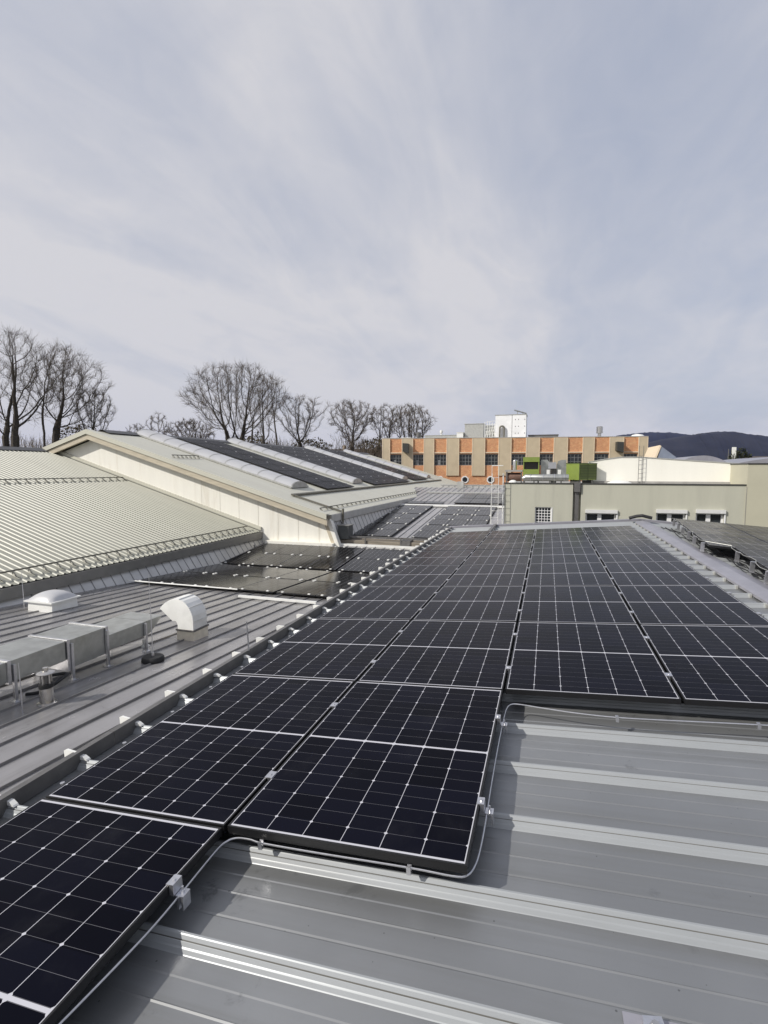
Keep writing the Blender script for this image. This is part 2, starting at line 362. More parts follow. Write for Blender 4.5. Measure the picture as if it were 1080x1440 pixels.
# ridge cap: shallow folded sheet over both slopes
m = MB()
def cap_pt(t, Y, up=0.0):
    q = RP(S_RIDGE - t, Y, HB + 0.056 + up) if t >= 0 else RP2(-t, Y, HB + 0.056 + up)
    return q
prof = [(0.185, -0.03), (0.18, 0.0), (0.14, 0.012), (0.06, 0.020), (0.0, 0.026), (-0.06, 0.020), (-0.14, 0.012), (-0.18, 0.0), (-0.185, -0.03)]
ys = [-6.0, -3, 0, 3, 6, 6.004, 9, 12, 12.004, 15.9]
for a, b in zip(ys[:-1], ys[1:]): m.strip([cap_pt(t, a, u) for t, u in prof], [cap_pt(t, b, u + (0.002 if b - a > .1 else 0)) for t, u in prof])
m.build('ridge_cap', M['ridge'], hall)
# foam fillers closing the rib ends under the cap
m = MB(); m.box(S_RIDGE - 0.215, S_RIDGE - 0.19, -0.050, 0.018, HB + 0.004, HB + 0.047, lambda a, y, h: RP(a, y, h)); me_rc = m.mesh('rib_closure', M['flash'], RP(S_RIDGE - .2, 0, HB))
for c in RIBS:
    if 0 < c < 16.2: place('rib_closure', me_rc, hall, RP(S_RIDGE - .2, c, HB))
m = MB()
m.prism([(16.30, HB - 0.15), (16.46, HB - 0.15), (16.46, HB + 0.10), (16.30, HB + 0.10)], lambda y, h: RP(S_EAVE, y, h), lambda y, h: RP(S_RIDGE + 0.002, y, h))
m.prism([(16.30, HB - 0.15), (16.46, HB - 0.15), (16.46, HB + 0.10), (16.30, HB + 0.10)], lambda y, h: RP2(0.01, y, h), lambda y, h: RP2(7.6, y, h))
m.build('verge_flashing', M['ridge'], hall)
m = MB(); m.tube([RP(S_RIDGE - .32, 16.0, .0), RP(S_RIDGE - .12, 15.98, .05), RP2(.0, 15.96, .06), RP2(.25, 15.95, .02)], .045, 8); m.build('rubber_seal', M['black'], hall)
m = MB(); m.box(-0.735, -0.655, 14.35, 16.28, HB + 0.068, HB + 0.125, RP); m.build('cable_tray', M['rail'], hall)
m = MB(); m.box(RP(S_EAVE, 0).x + 0.12, RX + 7.4, -6.0, 16.28, GZ, RP(S_EAVE, 0, HB).z - 0.62); m.build('wall', M['clad'], hall)
m = MB(); e = RP(S_EAVE, 0, HB); m.box(e.x - 0.10, e.x + 0.02, -6.0, 16.3, e.z - 0.16, e.z - 0.02); m.build('gutter', M['gutter'], hall)

# ------------------------------------------------------------------ solar panels
def frame_mesh(W, Ln, T, lip, nm):
    m = MB(); hx, hy = W / 2, Ln / 2
    m.box(-hx, -hx + lip, -hy, hy, -T, 0); m.box(hx - lip, hx, -hy, hy, -T, 0)
    m.box(-hx + lip, hx - lip, -hy, -hy + lip, -T, 0); m.box(-hx + lip, hx - lip, hy - lip, hy, -T, 0)
    return m.mesh(nm, M['frame'])
def cells_mesh(W, Ln, lip, mat, nm):
    m = MB(); m.box(-W / 2 + lip, W / 2 - lip, -Ln / 2 + lip, Ln / 2 - lip, -0.010, -0.0018); return m.mesh(nm, mat)
PW, PL = 1.120, 1.712
ME_F = frame_mesh(PW, PL, 0.036, 0.009, 'frame'); ME_C = cells_mesh(PW, PL, 0.009, M['cells'], 'cells')
def mid_clamp():
    m = MB(); m.box(-0.022, 0.022, -0.030, 0.030, 0.001, 0.005); m.box(-0.006, 0.006, -0.030, 0.030, -0.035, 0.001); m.lathe((0, 0, 0.005), [(0.0065, 0), (0.0065, 0.004), (0.004, 0.005)], 8); return m.mesh('clamp', M['alu'])
def end_clamp():
    m = MB()
    m.box(-0.012, 0.022, -0.027, 0.027, 0.001, 0.006)                       # lip over the frame
    m.box(0.002, 0.022, -0.027, 0.027, -0.040, 0.001)                       # body
    m.lathe((0.008, 0, 0.006), [(0.007, 0), (0.007, 0.005), (0.004, 0.006)], 8)
    m.box(0.024, 0.062, -0.022, 0.022, -0.046, -0.040)                      # foot plate
    m.box(0.030, 0.038, -0.022, 0.022, -0.098, -0.046); m.box(0.052, 0.060, -0.022, 0.022, -0.098, -0.046)
    m.lathe((0.045, 0, -0.040), [(0.0085, 0), (0.0085, 0.010), (0.0045, 0.010), (0.0045, 0.026)], 8)
    return m.mesh('clamp', M['alu'])
ME_MC, ME_EC = mid_clamp(), end_clamp()
ROT = Matrix(((SD.x, 0, NP.x), (0, 1, 0), (SD.z, 0, NP.z))).to_4x4()
DU, DV = 1.7295, 1.1397
COLN = {1: 'column beside the snow guard', 2: 'second column from the snow guard', 3: 'third column from the snow guard', 4: 'column next to the ridge'}
first_row = {1: 0, 2: 1, 3: 2, 4: 2}
rnd = random.Random(11)
for c in (1, 2, 3, 4):
    rows = list(range(first_row[c], 8))
    for r in rows:
        k = r - first_row[c]
        pos = RP((c - 2) * DV, 2.79674 + (r - 1) * DU, 0)
        where = 'nearest one' if k == 0 else ('farthest one' if r == 7 else f'{ORD[k]} from the front')
        t = thing('solar_panel', pos, f'black solar panel, {where} in the {COLN[c]}', 'solar panel', 'solar panels of the main array')
        t.rotation_euler = (ROT @ Matrix.Rotation(R(rnd.uniform(-.22, .22)), 4, 'X') @ Matrix.Rotation(R(rnd.uniform(-.2, .2)), 4, 'Y')).to_euler()
        for nm, me in (('cells', ME_C), ('frame', ME_F)):
            o = bpy.data.objects.new(nm, me); col.objects.link(o); o.parent = t
        exposed = (c == 4) or (c == 1 and r == 0) or (c == 2 and r == 1)
        for y in (-0.44, 0.43):
            if c == 1 and r == 0: y += 0.10
            o = bpy.data.objects.new('clamp', ME_EC if exposed else ME_MC); col.objects.link(o); o.parent = t
            o.location = (PW / 2, y, 0) if exposed else (PW / 2 + 0.01, y, 0)

# panels on the far slope, on short posts
ME_POST = None
m = MB(); m.box(-0.03, 0.03, -0.012, 0.012, -0.16, 0.0); m.box(-0.03, 0.03, -0.05, -0.012, -0.16, -0.152); m.box(-0.03, 0.03, -0.05, -0.012, -0.008, 0.0); ME_POST = m.mesh('support_post', M['alu'])
RR = Matrix.Rotation(R(-6.0), 4, 'Z') @ Matrix.Rotation(R(4.0), 4, 'Y')
org = Vector((2.66, 9.95, -1.29))
def FR(x, y, z=0): return org + (RR @ Vector((x, y, z)))
lab = {}
for i, (cx, rows) in enumerate(((0.56, (0, 1, 2)), (1.70, (0, 1, 2)))):
    for j in rows:
        p = FR(cx, 0.86 + j * 1.73)
        wh = ['nearest', 'middle', 'farthest'][j]
        t = thing('solar_panel', p, f'{wh} raised solar panel on the far slope, column {"along the ridge cap" if i == 0 else "away from the ridge cap"}', 'solar panel', 'raised solar panels behind the ridge')
        t.rotation_euler = RR.to_euler()
        for nm, me in (('cells', ME_C), ('frame', ME_F)):
            o = bpy.data.objects.new(nm, me); col.objects.link(o); o.parent = t
        if i == 0:
            for y in (-0.5, 0.45):
                o = bpy.data.objects.new('support_post', ME_POST); col.objects.link(o); o.parent = t; o.location = (-0.60, y, -0.01)
for i, cx in enumerate((0.93, 2.07)):
    for j in (0, 1):
        p = FR(cx, -0.88 - j * 1.73)
        t = thing('solar_panel', p, f'{["second","first"][j]} panel of the staggered raised row behind the ridge, {"ridge side" if i == 0 else "outer side"}', 'solar panel', 'raised solar panels behind the ridge')
        t.rotation_euler = RR.to_euler()
        for nm, me in (('cells', ME_C), ('frame', ME_F)):
            o = bpy.data.objects.new(nm, me); col.objects.link(o); o.parent = t
        if i == 0:
            for y in (-0.5, 0.45):
                o = bpy.data.objects.new('support_post', ME_POST); col.objects.link(o); o.parent = t; o.location = (-0.60, y, -0.01)
m = MB(); pts = []
for k in range(40):
    y = -3.3 + k * 0.21; x = -0.06 if y > 0 else 0.30
    pts.append(FR(x - 0.02 + 0.03 * math.sin(k * 1.7), y, 0.03 + 0.02 * math.sin(k * 0.9)))
m.tube(pts, 0.004, 6); tag(m.build('earthing_wire', M['flash'], loc=pts[0], smooth=True), 'pale earthing wire along the raised panel edge behind the ridge', 'wire')
m = MB()
for q in range(3):
    pts = [RP2(0.30 + 0.09 * q + 0.05 * math.sin(k * 0.8 + q), 5.5 + k * 0.25, HB + 0.05 + 0.02 * abs(math.sin(k * 1.3 + q))) for k in range(38)]
    m.tube(pts, 0.009, 5)
tag(m.build('panel_cables', M['black'], loc=RP2(.4, 8), smooth=True), 'tangle of black cables on the roof under the raised panels', 'cables')

# ------------------------------------------------------------------ snow guard along the eaves
sg = thing('snow_guard', RP(-1.97, 5, HB), 'long dark snow guard rail on white brackets along the eaves', 'snow guard')
m = MB()
for a, b in ((-5.0, 2.72), (2.724, 5.70), (5.704, 8.7), (8.704, 11.7), (11.704, 14.7), (14.704, 16.15)):
    m.box(-2.045, -2.037, a, b, HB + 0.004, HB + 0.100, RP); m.box(-2.085, -2.045, a, b, HB + 0.094, HB + 0.100, RP); m.box(-2.085, -2.045, a, b, HB + 0.004, HB + 0.010, RP)
m.build('rail', M['rail'], sg)
def loc_frame(m): return m
mb = MB(); mb.prism([(-0.145, 0.050), (-0.052, 0.050), (-0.026, 0.098), (-0.125, 0.108), (-0.145, 0.100)], lambda x, z: RP(-2.035 + x, -0.012, HB + z), lambda x, z: RP(-2.035 + x, 0.004, HB + z))
me_br = mb.mesh('bracket', M['white'], RP(-2.035, 0, HB))
mb = MB(); mb.prism([(-0.010, 0.050), (0.060, 0.050), (0.052, 0.058), (0.020, 0.074), (-0.010, 0.074)], lambda x, z: RP(-2.035 + x, -0.014, HB + z), lambda x, z: RP(-2.035 + x, 0.014, HB + z))
me_wd = mb.mesh('foot', M['white'], RP(-2.035, 0, HB))
mb = MB(); mb.tube([RP(-1.90, 0, HB), RP(-1.90, 0, HB + 0.055)], 0.008, 6); mb.tube([RP(-1.90, 0, HB + 0.055), RP(-1.90, 0, HB + 0.06)], 0.014, 6)
me_bt = mb.mesh('bolt', M['alu'], RP(-2.035, 0, HB))
for c in RIBS:
    if -1 < c < 16.1:
        o = place('bracket', me_br, sg, RP(-2.035 + rnd.uniform(-.010, .012), c + rnd.uniform(-.012, .012), HB)); o.rotation_euler = (0, 0, R(rnd.uniform(-7, 7)))
        o = place('foot', me_wd, sg, RP(-2.035, c + rnd.uniform(-.01, .01), HB)); o.rotation_euler = (0, 0, R(rnd.uniform(-9, 9)))
        place('bolt', me_bt, sg, RP(-2.035, c + 0.22, HB))

# ------------------------------------------------------------------ lightning wire with clips, roof anchor
WP = [(-0.60, 0.9), (-0.575, 1.079), (-0.552, 1.323), (-0.545, 1.501), (-0.556, 1.825), (-0.545, 1.905), (-0.510, 1.936), (-0.44, 1.940), (-0.369, 1.931), (-0.084, 1.930), (0.318, 1.935), (0.50, 1.930), (0.556, 1.945), (0.580, 2.0), (0.59, 2.1), (0.592, 2.3), (0.588, 2.537), (0.587, 2.96), (0.592, 3.30), (0.600, 3.46), (0.625, 3.535), (0.68, 3.545), (0.82, 3.515), (1.05, 3.47), (1.288, 3.448), (1.55, 3.455), (1.816, 3.469), (2.114, 3.482), (2.9, 3.50)]
cw = thing('lightning_conductor', RP(0.3, 1.93, -0.05), 'thin grey conductor wire clipped along the front edges of the array', 'wire')
def dense(P, n=5):
    o = []
    for i in range(len(P) - 1):
        p0 = P[max(i - 1, 0)]; p1 = P[i]; p2 = P[i + 1]; p3 = P[min(i + 2, len(P) - 1)]
        for k in range(n):
            t = k / n
            o.append(tuple(0.5 * (2 * b + (c - a) * t + (2 * a - 5 * b + 4 * c - d) * t * t + (3 * b - a - 3 * c + d) * t ** 3) for a, b, c, d in zip(p0, p1, p2, p3)))
    return o + [P[-1]]
m = MB(); m.tube([RP(s, y, -0.050) for s, y in dense(WP, 4)], 0.0042, 8); m.build('wire', M['alu'], cw, smooth=True)
for s, y in ((-0.381, 1.932), (0.318, 1.936), (1.288, 3.447), (2.067, 3.481)):
    m = MB(); m.box(s - 0.009, s + 0.009, y - 0.012, y - 0.007, -0.075, -0.040, RP); m.box(s - 0.009, s + 0.009, y + 0.007, y + 0.012, -0.075, -0.040, RP); m.box(s - 0.009, s + 0.009, y - 0.007, y + 0.007, -0.075, -0.0585, RP)
    m.build('clip', M['alu'], cw)
an = thing('roof_anchor', RP(1.22, 1.58, HB), 'bolted aluminium roof anchor on the bare metal at the bottom edge', 'anchor bracket')
m = MB(); m.box(1.085, 1.355, 1.36, 1.635, HB + 0.003, HB + 0.008, RP); m.build('base_plate', M['ridge'], an)
m = MB()
m.hexa([RP(1.105, 1.37, HB + .010), RP(1.135, 1.37, HB + .010), RP(1.135, 1.52, HB + .010), RP(1.105, 1.52, HB + .010), RP(1.105, 1.37, HB + .060), RP(1.135, 1.37, HB + .060), RP(1.135, 1.52, HB + .014), RP(1.105, 1.52, HB + .014)])
m.hexa([RP(1.140, 1.52, HB + .010), RP(1.215, 1.50, HB + .010), RP(1.195, 1.625, HB + .010), RP(1.140, 1.615, HB + .010), RP(1.140, 1.52, HB + .030), RP(1.215, 1.50, HB + .030), RP(1.195, 1.625, HB + .030), RP(1.140, 1.615, HB + .030)])
m.build('folded_bracket', M['alu'], an)
m = MB(); m.tube([RP(1.172, 1.585, HB + .030), RP(1.172, 1.585, HB + .034)], 0.017, 14); m.tube([RP(1.172, 1.585, HB + .034), RP(1.172, 1.585, HB + .046)], 0.011, 6); m.build('bolt', M['steel'], an)
m = MB(); m.box(1.34, 1.36, 1.30, 1.50, HB + .010, HB + .12, RP); m.box(1.22, 1.34, 1.30, 1.32, HB + .010, HB + .12, RP); m.build('upstand', M['alu'], an)

# ------------------------------------------------------------------ lower hall: a shallow valley roof
A3, A5 = math.tan(R(3.0)), math.tan(R(5.0)); YV = 16.05
def LZ(Y): return -2.75 - A3 * Y if Y <= YV else -2.75 - A3 * YV + A5 * (Y - YV)
def LP(x, Y, h=0.0): return Vector((x, Y, LZ(Y) + h))
low = thing('valley_roof_hall', (-7.5, 16, GZ), 'lower hall with a shallow valley roof of dark standing seam metal', 'building')
Y_END = 40.3
m = MB(); m.strip([LP(-12.5, y) for y in (-7, YV, Y_END)], [LP(-1.9, y) for y in (-7, YV, Y_END)]); m.build('roof', M['lowpan'], low)
m = MB(); x = -3.045
while x > -12.4:
    for a, b in ((-7, YV - 0.05), (YV + 0.05, Y_END)):
        m.hexa([LP(x - .010, a, 0.001), LP(x + .010, a, 0.001), LP(x + .010, b, 0.001), LP(x - .010, b, 0.001), LP(x - .006, a, .027), LP(x + .006, a, .027), LP(x + .006, b, .027), LP(x - .006, b, .027)])
    x -= 0.41
m.build('standing_seams', M['seam'], low)
m = MB(); m.box(-12.5, -1.9, -7, Y_END - 0.2, GZ, -3.75); m.build('wall', M['clad'], low)
m = MB(); m.box(-9.2, -1.9, Y_END, Y_END + 0.25, GZ, LZ(Y_END) + 0.02); m.build('end_wall', M['clad'], low)
par = thing('roof_parapet', (-5, 41.2, LZ(Y_END)), 'pale low parapet of metal panels at the far end of the valley roof', 'parapet')
m = MB(); m.box(-8.2, -2.2, 41.0, 41.2, -2.6, -1.30); m.build('panel', M['clad'], par)
m = MB(); m.box(-8.25, -2.15, 40.97, 41.23, -1.298, -1.24); m.build('coping', M['flash'], par)
m = MB()
for k in range(13): x = -8.1 + k * 0.48; m.box(x, x + 0.05, 40.95, 40.998, -2.5, -1.30)
m.build('post', M['flash'], par)
m = MB(); m.box(-6.75, -6.25, 40.2, 40.6, -1.9, -0.98); tag(m.build('roof_box', M['flash'], loc=(-6.5, 40.4, -1.9)), 'pale square cabinet standing before the far parapet', 'roof cabinet')

ME_F2 = frame_mesh(1.135, 1.93, 0.034, 0.011, 'frame'); ME_C2 = None
def plain_panel(W, Ln, nm):
    m = MB(); m.box(-W / 2, W / 2, -Ln / 2, Ln / 2, -0.034, 0.0); m.cur = 1
    m.box(-W / 2 + .009, W / 2 - .009, -Ln / 2 + .009, Ln / 2 - .009, 0.0004, 0.0014)
    return m.mesh(nm, [M['frame'], M['cells2']])
ME_LOW = {}
m = MB()
m.box(-0.035, 0.035, -0.026, 0.026, 0.0, 0.022); m.lathe((0, 0, 0.022), [(0.010, 0), (0.010, 0.010)], 6); ME_DOT = m.mesh('clamp', M['white'])
def low_panel(x, y, L_, W_, label, group, dots=True):
    key = (round(L_, 2), round(W_, 2))
    if key not in ME_LOW: ME_LOW[key] = plain_panel(W_, L_, 'cells')
    p = LP(x, y, 0.095); t = thing('solar_panel', p, label, 'solar panel', group)
    t.rotation_euler = (math.atan(-A3 if y < YV else A5), 0, 0)
    o = bpy.data.objects.new('cells', ME_LOW[key]); col.objects.link(o); o.parent = t
    if dots:
        for dx in (-0.39, 0.39):
            for dy in (-L_ / 2 + 0.02, L_ / 2 - 0.02):
                c = bpy.data.objects.new('clamp', ME_DOT); col.objects.link(c); c.parent = t; c.location = (dx, dy, 0.0005)
LEFT = [-11.0 + 1.157 * k + 0.02 for k in range(4)]        # four columns left of the gap
RIGHT = [-6.28 + 1.157 * k for k in range(3)]
cols = [(x, f'{ORD[i]} column from the sloping grey wall') for i, x in enumerate(LEFT)] + [(x, f'{ORD[i]} column right of the gap') for i, x in enumerate(RIGHT)]
for x, nm in cols:
    low_panel(x, 12.98, 1.95, 1.14, f'dark valley panel, row nearest the white stop bar, {nm}', 'panels in the valley roof')
    low_panel(x, 15.01, 1.95, 1.14, f'dark valley panel, row just before the valley line, {nm}', 'panels in the valley roof')
    if x < -11.2: continue
    low_panel(x, 17.02, 1.60, 1.14, f'dark valley panel, row just beyond the valley line, {nm}', 'panels in the valley roof')
    low_panel(x, 18.64, 1.60, 1.14, f'dark valley panel, row under the white gable corner, {nm}', 'panels in the valley roof')
for si, x0 in enumerate((-8.55, -5.62)):
    for k in range(2 if si == 0 else 3):
        for b in range(3):
            for h in range(2):
                x = x0 + (0.85 if si == 0 else 0.43) + k * 0.96 + (-.36 if si == 0 else 0)
                y = 22.5 + b * 3.0 + h * 1.45
                low_panel(x, y, 1.43, 0.945, f'grey-black panel beyond the gutter box, {ORD[b*2+h]} row, {ORD[k]} column {"left" if si == 0 else "right"} of the walkway', 'panels beyond the gutter box', dots=True)
for k in range(4):
    for b in range(2):
        low_panel(-5.1 + k * 0.96 if k < 3 else -2.22, 33.0 + b * 2.1, 2.0, 0.945, f'reddish reflecting panel past the white cross bar, {["near","far"][b]} row, {ORD[k]} from the left', 'panels past the white cross bar', dots=False)
for k in range(2):
    low_panel(-8.0 + 1.2 * k, 31.9, 0.9, 1.15, f'small panel beside the white cross bar and domes, {["left","right"][k]} one', 'panels past the white cross bar', dots=False)

# bars, box, domes and vents on the lower roof
m = MB(); m.hexa([LP(-7.55, 11.28, .036), LP(-5.35, 11.28, .036), LP(-5.35, 11.36, .036), LP(-7.55, 11.36, .036), LP(-7.55, 11.28, .09), LP(-5.35, 11.28, .09), LP(-5.35, 11.36, .09), LP(-7.55, 11.36, .09)])
tag(m.build('snow_stop_bar', M['white'], loc=LP(-6.4, 11.3)), 'white snow stop bar lying across the dark seams before the panels', 'snow stop')
m = MB(); m.tube([LP(-11.75, 11.93, .10), LP(-8.0, 11.93, .10)], .018, 8); tag(m.build('edge_rail', M['white'], loc=LP(-9.8, 11.93)), 'thin white rail along the near edge of the valley panels', 'rail')
m = MB(); m.hexa([LP(x, y, h) for h in (.04, .12) for x, y in ((-9.1, 30.65), (-2.0, 30.65), (-2.0, 30.95), (-9.1, 30.95))]); tag(m.build('cross_bar', M['white'], loc=LP(-5, 30.8)), 'white cross bar over the far part of the valley roof', 'snow stop')
m = MB(); m.hexa([LP(x, y, h) for h in (.04, .10) for x, y in ((-8.4, 36.9), (-2.0, 36.9), (-2.0, 37.1), (-8.4, 37.1))]); tag(m.build('cross_bar', M['flash'], loc=LP(-5, 37)), 'thin grey cross bar close to the far parapet', 'snow stop')

gb = thing('gutter_box', LP(-7, 20.5), 'long wooden gutter box with a dark rail on top crossing the valley roof', 'gutter box')
zb = LZ(20.4)
m = MB(); m.box(-8.55, -4.4, 20.30, 20.62, zb + 0.02, zb + 0.19); m.box(-8.55, -4.4, 20.62, 20.70, zb + 0.02, zb + 0.23); m.build('plank', simple('weathered_plank', (0.24, 0.21, 0.17), 0.9, 0, .25, 2.0, 0.3, stretch=(0.5, 6, 6)), gb)
m = MB(); m.box(-8.62, -4.4, 20.36, 20.44, zb + 0.295, zb + 0.36); m.build('rail', M['rail'], gb)
m = MB(); m.box(-8.60, -4.4, 20.02, 20.20, zb - 0.03, zb + 0.05); m.build('flashing', M['white'], gb)
for x in (-8.45, -7.3, -5.75, -4.6):
    m = MB(); m.box(x, x + 0.05, 20.235, 20.285, zb - 0.25, zb + 0.38); m.build('post', M['rail'], gb)
m = MB(); m.box(-5.72, -5.32, 20.25, 20.80, zb + 0.03, zb + 0.26); m.build('end_cap', M['rail'], gb)

sk = thing('skylight_dome', LP(-10.78, 8.75), 'white square skylight dome on the lower metal roof', 'skylight')
z0 = LZ(9.5) - 0.02
m = MB(); m.hexa([(-11.15, 8.42, LZ(8.42) - .03), (-10.42, 8.42, LZ(8.42) - .03), (-10.42, 9.08, LZ(9.08) - .03), (-11.15, 9.08, LZ(9.08) - .03), (-11.14, 8.43, -2.985), (-10.43, 8.43, -2.985), (-10.43, 9.07, -2.985), (-11.14, 9.07, -2.985)]); m.build('kerb', M['white'], sk)
m = MB(); m.box(-11.20, -10.37, 8.37, 9.13, -2.985, -2.955); m.build('flange', M['white'], sk)
m = MB(); n = 14; b = 0
for j in range(n + 1):
    for i in range(n + 1):
        u, v = i / n * 2 - 1, j / n * 2 - 1
        m.v.append((-10.785 + u * 0.37, 8.75 + v * 0.34, -2.954 + 0.17 * ((1 - abs(u) ** 2.6) * (1 - abs(v) ** 2.6)) ** 0.62))
for j in range(n):
    for i in range(n): m.face((j * (n + 1) + i, j * (n + 1) + i + 1, (j + 1) * (n + 1) + i + 1, (j + 1) * (n + 1) + i))
m.build('dome', M['poly'], sk, smooth=True)

ho = thing('gooseneck_vent', LP(-6.3, 7.9), 'white gooseneck ventilation hood standing on the lower metal roof', 'vent hood')
zb = LZ(8.1) - 0.04
m = MB(); m.box(-6.475, -6.105, 7.69, 8.11, zb, -2.965); m.build('base', simple('beige_vent_base', (0.72, 0.66, 0.54), 0.5), ho)
arc_o = [(-6.12, -2.962), (-6.12, -2.80), (-6.13, -2.69), (-6.155, -2.62), (-6.20, -2.54), (-6.26, -2.47), (-6.33, -2.42), (-6.42, -2.395), (-6.52, -2.395), (-6.62, -2.42), (-6.72, -2.475), (-6.79, -2.53), (-6.85, -2.60)]
arc_i = [(-6.57, -2.815), (-6.535, -2.805), (-6.50, -2.81), (-6.475, -2.84), (-6.46, -2.89), (-6.46, -2.962)]
m = MB(); m.prism(arc_o + arc_i, lambda x, z: (x, 7.70, z), lambda x, z: (x, 8.10, z)); m.build('hood', M['white'], ho)
m = MB()
for a_, b_ in zip(arc_o[1:-1:3], arc_o[2::3]): m.prism([(a_[0], a_[1]), (a_[0] + .004, a_[1] + .004), (a_[0] + .016, a_[1] + .012), (a_[0] + .014, a_[1])], lambda x, z: (x, 7.692, z), lambda x, z: (x, 8.108, z))
m.build('folded_seams', M['white'], ho)
m = MB(); m.box(-6.49, -6.09, 7.675, 8.125, -2.978, -2.950); m.build('collar', M['rail'], ho)

fl = thing('boiler_flue', LP(-6.05, 4.75), 'short stainless boiler flue with a capped lantern top beside the duct', 'flue')
c = LP(-6.05, 4.75)
m = MB(); m.lathe(c, [(0.115, -0.02), (0.115, 0.012), (0.082, 0.02), (0.080, 0.215)], 20); m.build('pipe', M['steel'], fl, smooth=True)
m = MB(); m.lathe(c, [(0.084, 0.216), (0.086, 0.24), (0.084, 0.265)], 20); m.build('rubber_ring', M['black'], fl, smooth=True)
m = MB(); m.lathe(c, [(0.045, 0.266), (0.045, 0.40)], 14); m.build('inner_pipe', M['rail'], fl, smooth=True)
m = MB()
for k in range(5):
    a = k * 1.2566; m.tube([c + Vector((.062 * math.cos(a), .062 * math.sin(a), .266)), c + Vector((.062 * math.cos(a), .062 * math.sin(a), .40))], .011, 6)
m.build('lantern_bars', M['steel'], fl)
m = MB(); m.lathe(c, [(0.105, 0.40), (0.108, 0.41), (0.09, 0.425), (0.035, 0.435), (0.032, 0.475), (0.02, 0.48)], 18); m.build('cap', M['steel'], fl, smooth=True)

def mast(p, h, label, base=True):
    t = thing('lightning_mast', p, label, 'lightning rod'); p = Vector(p)
    if base:
        m = MB(); m.lathe(p, [(0.165, 0.0), (0.175, 0.02), (0.17, 0.065), (0.15, 0.085), (0.03, 0.092)], 24); m.build('base', M['black'], t, smooth=True)
        m = MB(); m.lathe(p, [(0.025, 0.093), (0.02, 0.15)], 10); m.build('socket', M['alu'], t)
    m = MB(); m.tube([p + Vector((0, 0, .12 if base else 0)), p + Vector((-.01, 0, h * .6)), p + Vector((-.02, 0, h))], [0.008, 0.007, 0.004], 6); m.build('rod', M['alu'], t)
mast(LP(-6.0, 6.55), 1.42, 'slim lightning rod on a round black base beside the duct')
mast(LP(-11.30, 8.45), 0.85, 'hair thin lightning rod at the corner of the skylight dome', False)
mast(LP(-6.08, 4.45), 0.62, 'hair thin lightning rod in front of the boiler flue', False)
mast(RP(-2.03, 4.42, HB + 0.1), 0.30, 'tiny upright rod clipped to the snow guard rail', False)

du = thing('roof_duct', (-6.8, 5, LZ(5)), 'rectangular sheet metal air duct on short legs crossing the lower roof', 'air duct')
for a, b, zb, zt in ((2.4, 4.58, -2.72, -2.45), (4.63, 5.42, -2.73, -2.452), (5.49, 6.10, -2.87, -2.455), (6.16, 6.98, -2.84, -2.60)):
    m = MB(); m.box(-7.20, -6.50, a, b, zb, zt); m.build('duct_section', M['duct'], du)
for a, zb, zt in ((4.605, -2.74, -2.435), (5.455, -2.89, -2.435), (6.13, -2.88, -2.44)):
    m = MB(); m.box(-7.225, -6.475, a - 0.022, a + 0.022, zb, zt); m.build('flange', M['alu'], du)
m = MB(); m.hexa([(-7.20, 6.99, -2.84), (-6.50, 6.99, -2.84), (-6.50, 7.08, -2.82), (-7.20, 7.08, -2.82), (-7.20, 6.99, -2.60), (-6.50, 6.99, -2.60), (-6.50, 7.36, -2.60), (-7.20, 7.36, -2.60)]); m.build('mouth', M['duct'], du)
for y in (4.66, 5.50, 6.12, 6.92):
    for x in (-6.47, -7.23):
        m = MB(); m.box(x - 0.02, x + 0.02, y - .018, y + .018, LZ(y) + 0.012, -2.50 if y < 6.5 else -2.62); m.box(x - 0.05, x + 0.05, y - .05, y + .05, LZ(y) + 0.001, LZ(y) + 0.012); m.build('leg', M['alu'], du)
for i, (x, y) in enumerate(((-6.72, 7.15), (-7.9, 7.0))):
    p = LP(x, y); m = MB(); m.lathe(p, [(0.09, 0), (0.085, .01), (0.035, .03), (0.035, .12), (.02, .13)], 14)
    tag(m.build('stub_vent', M['white'], loc=p, smooth=True), ['little white stub vent beyond the mouth of the duct', 'little white stub vent behind the duct'][i], 'stub vent')
hose = dense([(-6.55, 5.2, LZ(5.2) + .15), (-6.38, 5.32, LZ(5.3) + .16), (-6.30, 5.1, LZ(5.1) + .12), (-6.42, 4.95, LZ(5) + .03), (-6.55, 4.85, LZ(5) + .02)], 6)
m = MB(); m.tube(hose, .022, 8); tag(m.build('drain_hose', M['black'], loc=hose[0], smooth=True), 'short black hose bent beneath the duct by the flue', 'hose')

